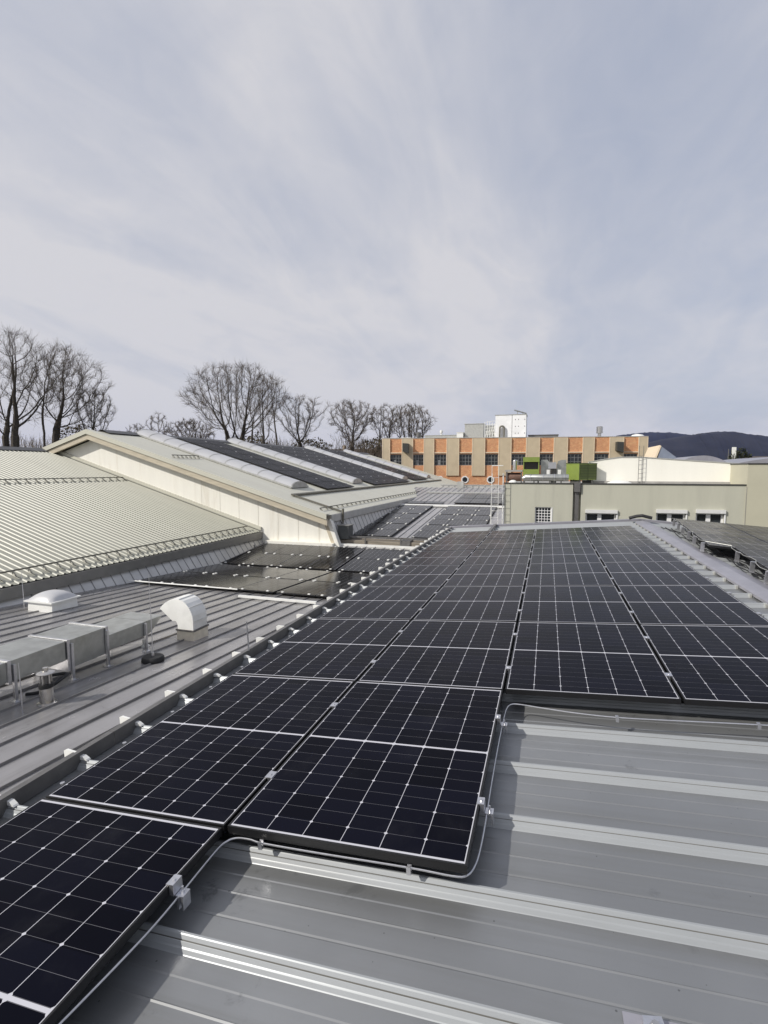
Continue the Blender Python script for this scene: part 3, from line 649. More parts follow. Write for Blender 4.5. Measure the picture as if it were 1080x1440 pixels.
# ------------------------------------------------------------------ corrugated hall (near left)
RAX, RAZ, EAX, EAZ, YG = -24.19, 0.95, -12.02, -2.75, 19.9
ha = thing('corrugated_hall', (-24.2, 6, GZ), 'hall on the left with cream corrugated roof and grey leaning eaves wall', 'building')
SLA0 = (EAZ - RAZ) / (EAX - RAX)
def ra(side):
    A = []; B = []; y = -8.0
    ex = EAX if side > 0 else 2 * RAX - EAX
    ez = EAZ
    while y < YG - 0.02:
        for dy, h in ((0, 0), (0.090, 0), (0.108, 0.028), (0.148, 0.028), (0.166, 0)):
            if y + dy > YG - 0.03: continue
            A.append((RAX, y + dy, RAZ + h)); B.append((ex, y + dy, ez + h))
        y += 0.20
    return MB().strip(A, B)
ra(1).build('roof', M['cream'], ha); ra(-1).build('roof', M['cream'], ha)
m = MB(); m.strip([(RAX - .38, -8, RAZ - .06), (RAX - .05, -8, RAZ + .10), (RAX + .05, -8, RAZ + .10), (RAX + .38, -8, RAZ - .06)], [(RAX - .38, YG - .45, RAZ - .06), (RAX - .05, YG - .45, RAZ + .10), (RAX + .05, YG - .45, RAZ + .10), (RAX + .38, YG - .45, RAZ - .06)]); m.build('ridge_cap', M['darkridge'], ha)
m = MB(); m.prism([(EAX - .30, -3.05), (EAX + .06, -3.05), (EAX + .06, -2.775), (EAX - .02, -2.775), (EAX - .30, -2.70)], lambda x, z: (x, -8, z), lambda x, z: (x, YG - .02, z)); m.build('gutter', M['gutter'], ha)
XB = -11.72
def wl(y, f): zb = LZ(y) - .02; zt = -3.05; return Vector((EAX - .05 + (XB - EAX + .05) * f * min(1, (zt - zb) / .5 + .0), y, zt + (zb - zt) * f))
m = MB(); yy_ = [4 + 0.6 * k for k in range(27)]; yy_[-1] = YG - .02; yy_.insert(21, YV) if YV not in yy_ else None; yy_ = sorted(set(yy_))
m.strip([wl(y, 0) for y in yy_], [wl(y, 1) for y in yy_]); m.build('wall', M['clad'], ha)
m = MB(); y = 9.2
while y < YG - .1:
    p, q = wl(y, 0.0), wl(y, 0.98); m.hexa([p + Vector((.001, -.012, 0)), p + Vector((.016, -.009, 0)), p + Vector((.016, .009, 0)), p + Vector((.001, .012, 0)), q + Vector((.001, -.012, 0)), q + Vector((.016, -.009, 0)), q + Vector((.016, .009, 0)), q + Vector((.001, .012, 0))]); y += 0.345
m.build('cladding_seams', M['cladseam'], ha)
m = MB(); m.box(2 * RAX - EAX + .3, EAX - .32, -7.7, YG - .05, GZ, -2.80); m.build('core_wall', M['clad'], ha)
m = MB(); m.tube([Vector((-11.80, 18.9, -3.2)), Vector((-11.76, 18.9, -3.36))], .03, 6); m.build('pipe_stub', M['rail'], ha)
def guard(name, pts_fn, y0, y1, step, label, hgt, spread=0.28):
    t = thing(name, pts_fn((y0 + y1) / 2, 0), label, 'snow guard')
    m = MB()
    m.tube([pts_fn(y0, hgt), pts_fn(y1, hgt)], 0.022, 6)
    m.build('rail', M['guard'], t)
    a, b, c, d = pts_fn(0, 0), pts_fn(0, hgt), pts_fn(0, 0.02), None
    m = MB(); m.tube([a, b], .012, 5); m.tube([a + Vector((spread, 0, -spread * .3)), b], .016, 5); m.tube([a + Vector((0, 0, .005)), a + Vector((spread, 0, -spread * .3 + .005))], .018, 4); me = m.mesh('bracket', M['guardlt'], a)
    y = y0 + .05
    while y < y1:
        o = bpy.data.objects.new('bracket', me); col.objects.link(o); o.parent = t; o.location = pts_fn(y, 0) - ORG[t.name]; y += step
SLA = (EAZ - RAZ) / (EAX - RAX)
guard('snow_guard', lambda y, h: Vector((-12.42, y, RAZ + SLA * (-12.42 - RAX) + .05 + h)), 1.0, YG - .5, 0.40, 'zigzag snow guard along the eaves of the corrugated roof', .10, .17)
guard('snow_guard', lambda y, h: Vector((-19.36, y, RAZ + SLA * (-19.36 - RAX) + .04 + h)), 2.0, YG - .25, 0.40, 'zigzag snow guard halfway up the corrugated roof', .09, .15)

# ------------------------------------------------------------------ gabled hall with barrel rooflights
RBX, RBZ, EBX, EBZ, YB = -21.3, 1.86, -8.70, -1.93, 60.0
SLB = (EBZ - RBZ) / (EBX - RBX)
def BP(x, y, h=0.0): return Vector((x, y, RBZ + SLB * (x - RBX) + h)) if x >= RBX else Vector((x, y, RBZ - SLB * (x - RBX) + h))
hb = thing('gabled_hall', (-21, 40, GZ), 'white gabled hall with cream roof and solar strips between barrel rooflights', 'building')
V0 = YG - 0.42
m = MB()
m.strip([BP(EBX, V0), BP(RBX, V0), BP(2 * RBX - EBX, V0)], [BP(EBX, YB), BP(RBX, YB), BP(2 * RBX - EBX, YB)])
m.build('roof', M['creamB'], hb)
m = MB(); m.strip([Vector((RBX + dx, V0 + .9, RBZ + dz)) for dx, dz in ((-.42, -.06), (-.05, .11), (.05, .11), (.42, -.06))], [Vector((RBX + dx, YB, RBZ + dz)) for dx, dz in ((-.42, -.06), (-.05, .11), (.05, .11), (.42, -.06))]); m.build('ridge_cap', M['darkridge'], hb)
# verge trim, tan fascia, gable wall
def band(x0, x1, h0, h1, y0, y1): return [BP(x, y, h) for h in (h0, h1) for x, y in ((x0, y0), (x1, y0), (x1, y1), (x0, y1))]
m = MB(); m.hexa(band(RBX, EBX, -.16, .045, V0 - .03, V0 - .002)); m.hexa(band(2 * RBX - EBX, RBX, -.16, .045, V0 - .03, V0 - .002))
m.hexa(band(RBX, EBX, .0455, .060, V0 - .03, V0 + .35)); m.hexa(band(2 * RBX - EBX, RBX, .0455, .060, V0 - .03, V0 + .35)); m.build('verge_trim', M['creamB'], hb)
m = MB(); m.hexa(band(RBX, EBX + .0, -.42, -.17, V0 + .03, V0 + .16)); m.hexa(band(2 * RBX - EBX, RBX, -.42, -.17, V0 + .03, V0 + .16)); m.build('fascia', M['tan'], hb)
m = MB(); m.prism([(2 * RBX - EBX + .4, GZ), (-8.45, GZ), (-8.45, -3.32), (-8.92, BP(-8.92, 0).z - .40), (RBX, RBZ - .40), (2 * RBX - EBX + .4, BP(2 * RBX - EBX + .4, 0).z - .40)], lambda x, z: (x, YG, z), lambda x, z: (x, YG + .25, z)); m.build('gable_wall', M['gable'], hb)
jm = simple('panel_joint', (0.62, 0.59, 0.51), 0.7)
for k in range(6, 13):
    x = -21.0 + k * 0.98; zt = BP(x, 0).z - .44; zb = (RAZ + SLA * (x - RAX) if x < EAX else LZ(YG)) - .05
    m = MB(); m.box(x - .007, x + .007, YG - .006, YG - .001, zb, zt); m.build('panel_joint', jm, hb)
m = MB(); m.prism([(-8.98, -2.30), (-8.84, -2.22), (-8.40, -3.36), (-8.56, -3.36)], lambda x, z: (x, YG - .06, z), lambda x, z: (x, YG - .002, z)); m.build('corner_post', M['tan'], hb)
m = MB(); m.prism([(-8.838, -2.22), (-8.70, -2.10), (-8.24, -3.36), (-8.398, -3.36)], lambda x, z: (x, YG - .07, z), lambda x, z: (x, YG + .2, z)); m.build('corner_panel', M['gable'], hb)
# upstand flashing where the corrugated roof meets the gable, and base kerb
m = MB(); m.hexa([Vector((x, y, RAZ + SLA * (x - RAX) + h)) for h in (.045, .20) for x, y in ((RAX + .4, YG - .09), (EAX, YG - .09), (EAX, YG - .008), (RAX + .4, YG - .008))]); m.build('apron_flashing', M['creamB'], hb)
m = MB(); m.box(-11.7, -8.5, YG - .30, YG - .01, LZ(YG) - .05, LZ(YG) + .14); m.build('base_kerb', M['gable'], hb)
# eaves fascia and leaning cladding of the long side
m = MB(); m.prism([(EBX - .3, -2.24), (EBX + .03, -2.24), (EBX + .03, -1.945), (EBX - .3, -1.86)], lambda x, z: (x, YG + .05, z), lambda x, z: (x, YB, z)); m.build('gutter', M['clad'], hb)
def wb(y, f):
    zb = min(LZ(y) - .02, -2.26); return Vector((-8.78 + 0.42 * f * min(1, (-2.24 - zb) / 1.0), y, -2.24 + (zb + 2.24) * f))
yy_ = [YG + .26 + 0.9 * k for k in range(18)]
m = MB(); m.strip([wb(y, 0) for y in yy_], [wb(y, 1) for y in yy_]); m.build('wall', M['clad'], hb)
m = MB(); y = 20.6
while y < 33.5:
    p, q = wb(y, 0), wb(y, .98); m.hexa([p + Vector((.001, -.010, 0)), p + Vector((.014, -.010, 0)), p + Vector((.014, .010, 0)), p + Vector((.001, .010, 0)), q + Vector((.001, -.010, 0)), q + Vector((.014, -.010, 0)), q + Vector((.014, .010, 0)), q + Vector((.001, .010, 0))]); y += .52
m.build('cladding_seams', M['cladseam'], hb)
m = MB(); m.box(2 * RBX - EBX + .5, -9.0, YG + .3, YB - .1, GZ, -1.95); m.build('core_wall', M['clad'], hb)

RL = [(23.45, 'nearest the gable'), (31.75, 'second from the gable'), (43.6, 'third from the gable'), (53.0, 'farthest from the gable')]
for i, (yc, nm) in enumerate(RL):
    t = thing('barrel_rooflight', BP(-16.5, yc), f'long translucent barrel rooflight down the roof slope, {nm}', 'rooflight', 'barrel rooflights on the gabled hall')
    hw, hh, n = 0.88, 0.31, 12; xs = [-11.95 - k * 0.94 for k in range(11)]
    if xs[-1] < RBX + .05: xs[-1] = RBX + .05
    def ring(x, g=0.0): return [BP(x, yc + (hw + g) * math.cos(math.pi * k / n), 0.03 + (hh + g) * math.sin(math.pi * k / n)) for k in range(n + 1)]
    m = MB()
    for a, b in zip(xs[:-1], xs[1:]): m.strip(ring(a - .02), ring(b + .02))
    m.build('glazing', M['poly'], t, smooth=True)
    m = MB()
    for x in xs: m.strip(ring(x + .025, .012), ring(x - .025, .012))
    m.build('glazing_bars', M['polycap'], t, smooth=True)
    for x in (xs[0] + .012, xs[-1] - .03):
        m = MB(); r0 = ring(x); r1 = [p + Vector((.03, 0, 0)) for p in r0]
        b0 = len(m.v); m.v += [tuple(p) for p in r0] + [tuple(p) for p in r1]; k = len(r0)
        m.face(range(k)); m.face(list(range(k, 2 * k))[::-1])
        for j in range(k): j2 = (j + 1) % k; m.face((j, j2, k + j2, k + j))
        m.build('end_cap', M['polycap'], t)
    m = MB()
    for s in (-1, 1): m.hexa([BP(x, yc + s * (hw + d), h) for h in (.024, .10) for x, d in ((xs[0] + .04, .0), (xs[-1], .0), (xs[-1], .09), (xs[0] + .04, .09))])
    m.build('kerb', M['polycap'], t)
# far solar strips: each panel its own object, too small in the picture for parts
def strip_panels(ylist, yw, label, x0=-11.2):
    m = MB(); Lx = 1.10; m.box(-Lx / 2, Lx / 2, -yw / 2, yw / 2, -.035, 0.0); m.cur = 1; m.box(-Lx / 2 + .012, Lx / 2 - .012, -yw / 2 + .012, yw / 2 - .012, .0005, .002)
    m.cur = 2; m.box(-.05, .05, yw / 2 - .03, yw / 2 + .05, .003, .02)
    me = m.mesh('solar_panel', [M['frame'], M['cells3'], M['alu']])
    for i, yc in enumerate(ylist):
        for k in range(9):
            x = x0 - 0.58 * math.cos(math.atan(SLB)) - k * 1.12 * math.cos(math.atan(SLB))
            o = bpy.data.objects.new('solar_panel', me); col.objects.link(o); o.location = BP(x, yc, .12); o.rotation_euler = (0, -math.atan(SLB), 0); ORG[o.name] = o.location
            tag(o, f'dark panel {label}, {ORD[i]} line from the gable, {ORD[k]} from the eaves', 'solar panel', 'solar panels on the gabled hall')
strip_panels([26.35, 28.35], 1.95, 'after the first rooflight')
strip_panels([34.3 + 1.85 * k for k in range(5)], 1.80, 'after the second rooflight')
strip_panels([46.2 + 1.85 * k for k in range(3)], 1.80, 'after the third rooflight', -11.5)

tr = thing('cable_tray', BP(-11, 21), 'dark cable tray running below the solar strips and down to the eaves', 'cable tray')
m = MB(); m.hexa([BP(x, y, h) for h in (.03, .10) for x, y in ((-11.08, 20.9), (-10.94, 20.9), (-10.94, 55), (-11.08, 55))]); m.build('long_run', M['guard'], tr)
m = MB(); m.hexa([BP(x, y, h) for h in (.03, .09) for x, y in ((-10.93, 20.92), (-8.72, 21.05), (-8.72, 21.17), (-10.93, 21.04))]); m.build('down_run', M['guard'], tr)
m = MB(); m.box(-8.66, -8.60, 21.05, 21.17, -2.9, -1.75); m.build('drop', M['guard'], tr)
bx = thing('wall_cabinet', (-8.3, 20.5, -3.2), 'dark square cabinet hung at the corner below the eaves of the gabled hall', 'cabinet')
m = MB(); m.box(-8.50, -8.02, 20.22, 20.75, -2.98, -2.42); m.build('casing', simple('dark_cabinet', (0.085, 0.09, 0.09), .5, .2), bx)
m = MB(); m.box(-8.53, -7.99, 20.19, 20.78, -2.418, -2.39); m.build('lid', M['gutter'], bx)
m = MB(); m.hexa([(-8.15, 20.80, -3.22), (-8.09, 20.80, -3.22), (-8.09, 20.86, -3.22), (-8.15, 20.86, -3.22), (-8.6, 20.80, -2.3), (-8.54, 20.80, -2.3), (-8.54, 20.86, -2.3), (-8.6, 20.86, -2.3)]); m.build('strut', M['rail'], bx)
guard('snow_guard', lambda y, h: BP(-9.24, y, .03 + h), YG + .1, 50.0, 0.60, 'fine snow guard along the lower edge of the gabled hall roof', .07, .10)
guard('snow_guard', lambda y, h: BP(-16.9, y, .03 + h), 20.15, 22.1, 0.30, 'short snow guard on the roof beside the first barrel rooflight', .10, .14)

# ------------------------------------------------------------------ sage rendered building with green plant on its roof
YW = 24.0
gb2 = thing('rendered_building', (3, 26, GZ), 'sage grey rendered building with shuttered windows behind the array', 'building')
wins = [(-0.50, 0.20), (1.62, 2.86), (4.40, 5.50), (5.87, 6.88)]
ztop = -0.66; WZ = {0: (-3.2, -1.70), 1: (-3.2, -1.76), 2: (-3.2, -1.68), 3: (-3.2, -1.65)}
m = MB()
def wall_with_holes(m, x0, x1, z0, z1, holes, y0, y1):
    xs = x0
    for a, b, c, d in holes:
        m.box(xs, a, y0, y1, z0, z1); m.box(a, b, y0, y1, z0, c); m.box(a, b, y0, y1, d, z1); xs = b
    m.box(xs, x1, y0, y1, z0, z1)
wall_with_holes(m, -1.86, 1.08, GZ, ztop, [(-0.50, 0.20, -2.85, -1.70)], YW, YW + .35)
m.build('wall', M['render'], gb2)
m = MB(); wall_with_holes(m, 1.42, 7.60, GZ, ztop, [(1.62, 2.86, -2.95, -1.76), (4.40, 5.50, -2.95, -1.69), (5.87, 6.88, -2.95, -1.66)], YW, YW + .35); m.build('wall', M['render'], gb2)
m = MB(); m.box(1.08, 1.42, YW + .20, YW + .35, GZ, ztop); m.build('recess', M['render'], gb2)
m = MB(); m.box(7.602, 16.0, YW - .06, YW + 9, GZ, 0.19); m.build('tall_wing', M['renderR'], gb2)
m = MB(); m.box(7.58, 16.02, YW - .09, YW + 9.03, 0.191, 0.235); m.build('coping', M['coping'], gb2)
m = MB(); m.box(-1.89, 1.08, YW - .03, YW + .38, ztop + .001, ztop + .045); m.box(1.42, 7.599, YW - .03, YW + .38, ztop + .001, ztop + .045); m.box(1.0801, 1.4199, YW + .15, YW + .38, ztop + .001, ztop + .045); m.build('coping', M['coping'], gb2)
m = MB(); m.box(-1.86, 7.60, YW + .36, 34, GZ, -0.76); m.build('flat_roof', M['conc'], gb2)
m = MB(); m.box(1.12, 1.38, YW - .10, YW + .195, -1.0, -0.56); m.build('rainwater_head', M['rail'], gb2)
m = MB(); m.box(1.17, 1.33, YW + .03, YW + .19, GZ, -1.0); m.build('downpipe', M['rail'], gb2)
m = MB(); m.box(7.585, 7.600, YW - .075, YW - .062, GZ, -.7); m.build('joint', M['conc'], gb2)
# glass block window
wf = MB(); wf.box(-.50, -.46, YW + .06, YW + .12, -2.85, -1.70); wf.box(.16, .20, YW + .06, YW + .12, -2.85, -1.70); wf.box(-.46, .16, YW + .06, YW + .12, -1.74, -1.70)
for k in range(1, 5): x = -.46 + .62 * k / 5; wf.box(x - .012, x + .012, YW + .07, YW + .11, -2.85, -1.74)
for k in range(1, 9): z = -1.74 - .125 * k; wf.box(-.46, .16, YW + .075, YW + .105, z - .012, z + .012)
wo = wf.build('window', M['pvc'], gb2); nth_child_label(wo, 'square window of small glass blocks')
m = MB(); m.box(-.47, .17, YW + .125, YW + .15, -2.85, -1.71); m.build('pane', M['glass'], wo)
m = MB(); m.box(.203, .245, YW - .02, YW + .0, -2.9, -1.71); m.build('reveal', M['pvc'], wo)
for a, b, zt in ((1.62, 2.86, -1.76), (4.40, 5.50, -1.69), (5.87, 6.88, -1.66)):
    m = MB(); md = a + (b - a) * .45
    m.box(a, a + .07, YW + .10, YW + .17, -2.95, zt - .14); m.box(b - .07, b, YW + .10, YW + .17, -2.95, zt - .14); m.box(md - .06, md + .10, YW + .10, YW + .17, -2.95, zt - .14); m.box(a + .07, md - .06, YW + .10, YW + .17, zt - .20, zt - .14); m.box(md + .10, b - .07, YW + .10, YW + .17, zt - .20, zt - .14)
    wo = m.build('window', M['pvc'], gb2)
    m = MB(); m.box(a - .01, b + .04, YW - .10, YW + .09, zt - .145, zt + .0); m.build('shutter_box', M['shutter'], wo)
    m = MB(); m.box(a + .05, b - .05, YW + .172, YW + .20, -2.95, zt - .15); m.build('pane', M['glass'], wo)
    m = MB(); m.box(b - .001, b + .05, YW - .04, YW - .001, -2.95, zt - .146); m.build('guide_rail', M['pvc'], wo)

wh = thing('white_hall', (5, 26.5, GZ), 'long bright white blank wall standing behind the sage building', 'building')
WHT = [(1.82, .31), (2.45, .43), (3.17, .53), (3.97, .53), (5.57, .40), (7.11, .28), (8.25, .185)]
m = MB(); m.prism([(1.82, GZ), (8.25, GZ)] + WHT[::-1], lambda x, z: (x, 26.0, z), lambda x, z: (x, 26.4, z)); m.build('wall', M['hallwhite'], wh)
m = MB()
for (a, b), (c, d) in zip(WHT[:-1], WHT[1:]): m.hexa([(a, 25.97, b + .002), (c, 25.97, d + .002), (c, 26.43, d + .002), (a, 26.43, b + .002), (a, 25.97, b + .04), (c, 25.97, d + .04), (c, 26.43, d + .04), (a, 26.43, b + .04)])
m.build('coping', M['flash'], wh)
m = MB(); m.box(1.9, 8.2, 25.93, 25.995, -.76, -.56); m.build('plinth', M['conc'], wh)
def ladder(name, x, w_, y, z0, z1, mat, label, step=.28, hoop=False, top=0):
    t = thing(name, (x, y, z0), label, 'ladder')
    for s in (-1, 1):
        m = MB(); m.tube([(x + s * w_ / 2, y, z0), (x + s * w_ / 2, y, z1)], .012, 6); m.build('rail', mat, t)
    z = z0 + .15; m = MB()
    while z < z1 - top: m.tube([(x - w_ / 2, y, z), (x + w_ / 2, y, z)], .008, 5); z += step
    m.build('rungs', mat, t); return t
ladder('roof_ladder', 4.03, .18, 25.86, -.76, 1.05, M['rail'], 'slim grey ladder against the bright white wall', .2, top=.45)
lt = ladder('access_ladder', -2.24, .30, 23.55, LZ(23.55), .16, M['white'], 'white access ladder rising past the left corner of the sage building', .30, top=.5)
m = MB(); m.tube([(-2.39, 23.55, .15), (-1.9, 23.55, .15)], .02, 6); m.tube([(-1.92, 23.95, LZ(24)), (-1.92, 23.95, -.2)], .03, 6); m.tube([(-2.39, 23.55, -.75), (-1.9, 23.9, -.75)], .015, 6); m.tube([(-2.39, 23.55, -1.3), (-1.9, 23.9, -1.3)], .015, 6); m.build('side_rail', M['white'], lt)
m = MB(); m.tube([(-2.42, 23.4, LZ(23.4)), (-2.37, 23.52, -.2)], .012, 5); m.build('stay', M['white'], lt)

RF = -0.76
u = thing('ventilation_unit', (-.75, 25.4, RF), 'lime green ventilation unit with a black louvred opening, left one', 'ventilation unit')
m = MB(); m.box(-1.12, -.38, 25.2, 26.0, .335, .56); m.box(-1.11, -.39, 25.22, 26.0, -.54, -.01); m.box(-1.11, -1.07, 25.22, 26.0, -.009, .334); m.box(-.43, -.39, 25.22, 26.0, -.009, .334); m.build('casing', M['green'], u)
m = MB(); m.box(-1.069, -.431, 25.30, 25.9, -.009, .334); m.build('opening', M['black'], u)
m = MB()
for k in range(6): z = .02 + k * .052; m.hexa([(-1.068, 25.24, z), (-.432, 25.24, z), (-.432, 25.295, z + .02), (-1.068, 25.295, z + .02), (-1.068, 25.24, z + .008), (-.432, 25.24, z + .008), (-.432, 25.295, z + .028), (-1.068, 25.295, z + .028)])
m.build('louvre_blades', M['coping'], u)
m = MB()
for x in (-1.1, -.45): m.box(x, x + .06, 25.25, 25.9, RF, -.541)
m.build('feet', M['rail'], u)
u = thing('ventilation_unit', (1.5, 25.4, RF), 'lime green ventilation unit with dark louvred side, beside the white wall', 'ventilation unit')
def uq(x, y): # rotated box footprint
    a = R(-38); return Vector((1.40 + x * math.cos(a) - y * math.sin(a), 25.05 + x * math.sin(a) + y * math.cos(a), 0))
def ubox(m, x0, x1, y0, y1, z0, z1):
    m.hexa([tuple(uq(x, y) + Vector((0, 0, z))) for z in (z0, z1) for x, y in ((x0, y0), (x1, y0), (x1, y1), (x0, y1))])
def uq(x, y):
    a = R(38); return Vector((1.36 + x * math.cos(a) - y * math.sin(a), 25.0 + x * math.sin(a) + y * math.cos(a), 0))
m = MB(); ubox(m, 0.0, 1.0, 0.0, .86, -.50, .245); m.build('casing', M['green'], u)
m = MB(); ubox(m, -.02, 1.02, -.02, .88, .2455, .275); m.build('lid', M['greendk'], u)
m = MB()
for k in range(9): z = -.44 + k * .072; ubox(m, .05, .48, -.024, -.002, z, z + .05); ubox(m, .52, .95, -.024, -.002, z, z + .05)
ubox(m, .0, .04, -.02, -.002, -.5, .24); ubox(m, .96, 1.0, -.02, -.002, -.5, .24); ubox(m, .485, .515, -.02, -.002, -.5, .24)
m.build('louvre_blades', M['greendk'], u)
m = MB(); ubox(m, .04, .48, .0, .06, -.52, -.5005); ubox(m, .1, .2, .1, .7, RF, -.501); ubox(m, .8, .9, .1, .7, RF, -.501); m.build('feet', M['rail'], u)

hd = thing('duct_cowl', (.2, 25.6, RF), 'grey sheet metal duct cowls between the two green units', 'duct')
m = MB(); m.prism([(-.31, -.55), (-.31, .44), (-.02, .44), (.14, .20), (.14, -.55)], lambda x, z: (x, 25.7, z), lambda x, z: (x, 26.3, z)); m.build('cowl', M['duct'], hd)
m = MB(); m.prism([(.40, -.55), (.40, .18), (.46, .38), (.62, .43), (.83, .43), (.83, -.55)], lambda x, z: (x, 25.75, z), lambda x, z: (x, 26.3, z)); m.build('cowl', M['duct'], hd)
m = MB(); m.box(.02, .38, 25.55, 25.98, .02, .32); m.build('filter_box', M['alu'], hd)
m = MB(); m.box(.145, .395, 25.8, 26.2, RF, .019); m.build('stand', M['rail'], hd)
for x in (-.05, .45):
    m = MB(); m.box(x, x + .14, 25.38, 25.52, -.25, -.03); m.build('control_box', M['white'], hd)
pd = thing('round_duct', (-.1, 25.1, RF), 'horizontal silver round duct lying in front of the green units', 'duct')
m = MB(); m.tube([(-1.12, 25.0, -.46), (-.98, 25.0, -.40), (.75, 25.0, -.40), (.92, 25.0, -.40)], [.10, .165, .165, .165], 18); m.build('pipe', M['duct'], pd, smooth=True)
for x in (-.75, -.2, .3, .72):
    m = MB(); m.lathe((0, 0, 0), [(.01, 0), (.02, .01)], 4); m = MB(); m.tube([(x - .015, 25.0, -.40), (x + .015, 25.0, -.40)], .178, 18); m.build('band', M['alu'], pd, smooth=True)
for x in (-.6, .1, .6):
    m = MB(); m.box(x - .03, x + .03, 24.9, 25.1, RF, -.55); m.build('foot', M['rail'], pd)
tk = thing('roof_tank', (-1.5, 25.4, RF), 'brown horizontal tank under a grey slab at the corner of the flat roof', 'tank')
m = MB(); m.tube([(-1.93, 25.6, -.38), (-1.18, 25.6, -.38)], .21, 18); m.build('tank', M['rust'], tk, smooth=True)
m = MB(); m.box(-1.95, -1.14, 25.3, 25.95, -.13, -.04); m.build('slab', M['conc'], tk)
for x in (-1.9, -1.22):
    m = MB(); m.box(x, x + .06, 25.33, 25.39, RF, -.131); m.build('post', M['rail'], tk)
p = Vector((-1.52, 25.6, -.039)); m = MB(); m.lathe(p, [(.10, 0), (.10, .42), (.085, .46), (.03, .50)], 18); tag(m.build('silver_canister', M['steel'], loc=p, smooth=True), 'upright silver canister standing on the grey slab', 'canister')
for x, lb in ((-1.55, 'small white dome light at the left corner of the flat roof'), (3.1, 'wide low white dome light at the foot of the white wall')):
    p = Vector((x, 24.95 if x < 0 else 25.4, RF)); rr = .22 if x < 0 else .55
    m = MB(); m.lathe(p, [(rr, 0.0), (rr, .08), (rr * .9, .15), (rr * .65, .21), (rr * .3, .245), (.01, .25)], 20); tag(m.build('dome_light', M['white'], loc=p, smooth=True), lb, 'dome light')

# ------------------------------------------------------------------ brick and concrete office block
P0 = Vector((-20.65, 64.0, 0)); T = Vector((0.98514, 0.17175, 0)); NF = Vector((0.17175, -0.98514, 0))
def OF(a, d, z): q = P0 + T * a - NF * d; return Vector((q.x, q.y, z))          # d: into the building
def obox(m, a0, a1, d0, d1, z0, z1): return m.hexa([OF(a, d, z) for z in (z0, z1) for a, d in ((a0, d0), (a1, d0), (a1, d1), (a0, d1))])
ob = thing('brick_office', (-5, 70, GZ), 'orange brick office block with tan concrete pilasters and round windows', 'building')
edges = [0.06, 1.09, 2.60, 4.08, 5.44, 6.79, 8.35, 9.96, 11.57, 13.21, 14.86, 16.46, 18.23, 19.91, 21.58, 23.27, 25.03, 26.43, 28.18, 29.86, 31.54, 32.63]
bays = [(edges[i], edges[i + 1]) for i in range(1, len(edges) - 1, 2)]; pils = [(edges[i], edges[i + 1]) for i in range(0, len(edges) - 1, 2)]
zt, zw1, zw0, zp = 3.98, 1.88, .46, -.84
m = MB()
for a, b in bays: obox(m, a, b, .0, .3, zw1, zt - .06); obox(m, a, b, .0, .3, GZ, zw0)
for a, b in pils: obox(m, a, b, .0, .3, GZ, zt - .06)
m.build('wall', M['brick'], ob)
m = MB(); obox(m, 0.3, 32.4, .35, 14, GZ, zt - .2); m.build('core', M['conc'], ob)
m = MB(); obox(m, -.02, 32.68, -.05, .5, zt - .058, zt + .02); m.build('roof_edge', M['flash'], ob)
m = MB(); obox(m, .06, 32.63, -.10, -.001, 2.02, 2.14); m.build('band', M['band'], ob)
for i, (a, b) in enumerate(pils):
    m = MB(); zb = zp if 0 < i < len(pils) - 1 else GZ
    obox(m, a + .04, b - .04, -.14, -.101, zb, zt - .10); obox(m, a, a + .04, -.15, -.101, zb, zt - .10); obox(m, b - .04, b, -.15, -.101, zb, zt - .10)
    obox(m, a, b, -.1009, -.001, zb, 2.019); obox(m, a, b, -.1009, -.001, 2.141, zt - .10)
    po = m.build('pilaster', M['pilaster'], ob)
    m = MB(); obox(m, a + .001, a + .10, -.165, -.151, zb, zt - .10); obox(m, b - .08, b - .001, -.165, -.151, zb, zt - .10); m.build('edge_strip', M['band'], po)
for a, b in bays:
    m = MB(); obox(m, a, a + .05, .10, .16, zw0, zw1); obox(m, b - .05, b, .10, .16, zw0, zw1); obox(m, a + .05, b - .05, .10, .16, zw0, zw0 + .06); obox(m, a + .05, b - .05, .10, .16, zw1 - .06, zw1)
    for k in (1, 2, 3): x = a + (b - a) * k / 4; obox(m, x - .022, x + .022, .11, .15, zw0 + .06, zw1 - .06)
    for k in (1, 2): z = zw0 + (zw1 - zw0) * k / 3; obox(m, a + .05, b - .05, .115, .145, z - .02, z + .02)
    wo = m.build('window', M['metalwin'], ob)
    m = MB(); obox(m, a, b, .18, .22, zw0, zw1); m.build('pane', M['glass'], wo)
    if a % 2 < 1.2:
        m = MB(); q = a + (b - a) * .3; obox(m, q, q + .35, .165, .178, zw0 + .1, zw0 + .7); m.build('blind', M['metalwin'], wo)
for a in (4.4, 7.56, 10.73, 13.95, 17.35, 20.75, 24.15, 27.4, 30.7):
    m = MB(); n = 8
    ro, ri = .50, .34
    for k in range(n):
        t0, t1 = 2 * math.pi * (k + .5) / n, 2 * math.pi * (k + 1.5) / n
        c_ = [(a + r_ * math.cos(t_), -1.35 + r_ * math.sin(t_)) for r_, t_ in ((ro, t0), (ro, t1), (ri, t1), (ri, t0))]
        m.prism(c_, lambda x, z: OF(x, -.06, z), lambda x, z: OF(x, -.002, z))
    wo = m.build('round_window', M['pvc'], ob)
    m = MB(); m.prism([(a + .35 * math.cos(2 * math.pi * (k + .5) / n), -1.35 + .35 * math.sin(2 * math.pi * (k + .5) / n)) for k in range(n)], lambda x, z: OF(x, -.02, z), lambda x, z: OF(x, -.004, z)); m.build('pane', M['glass'], wo)
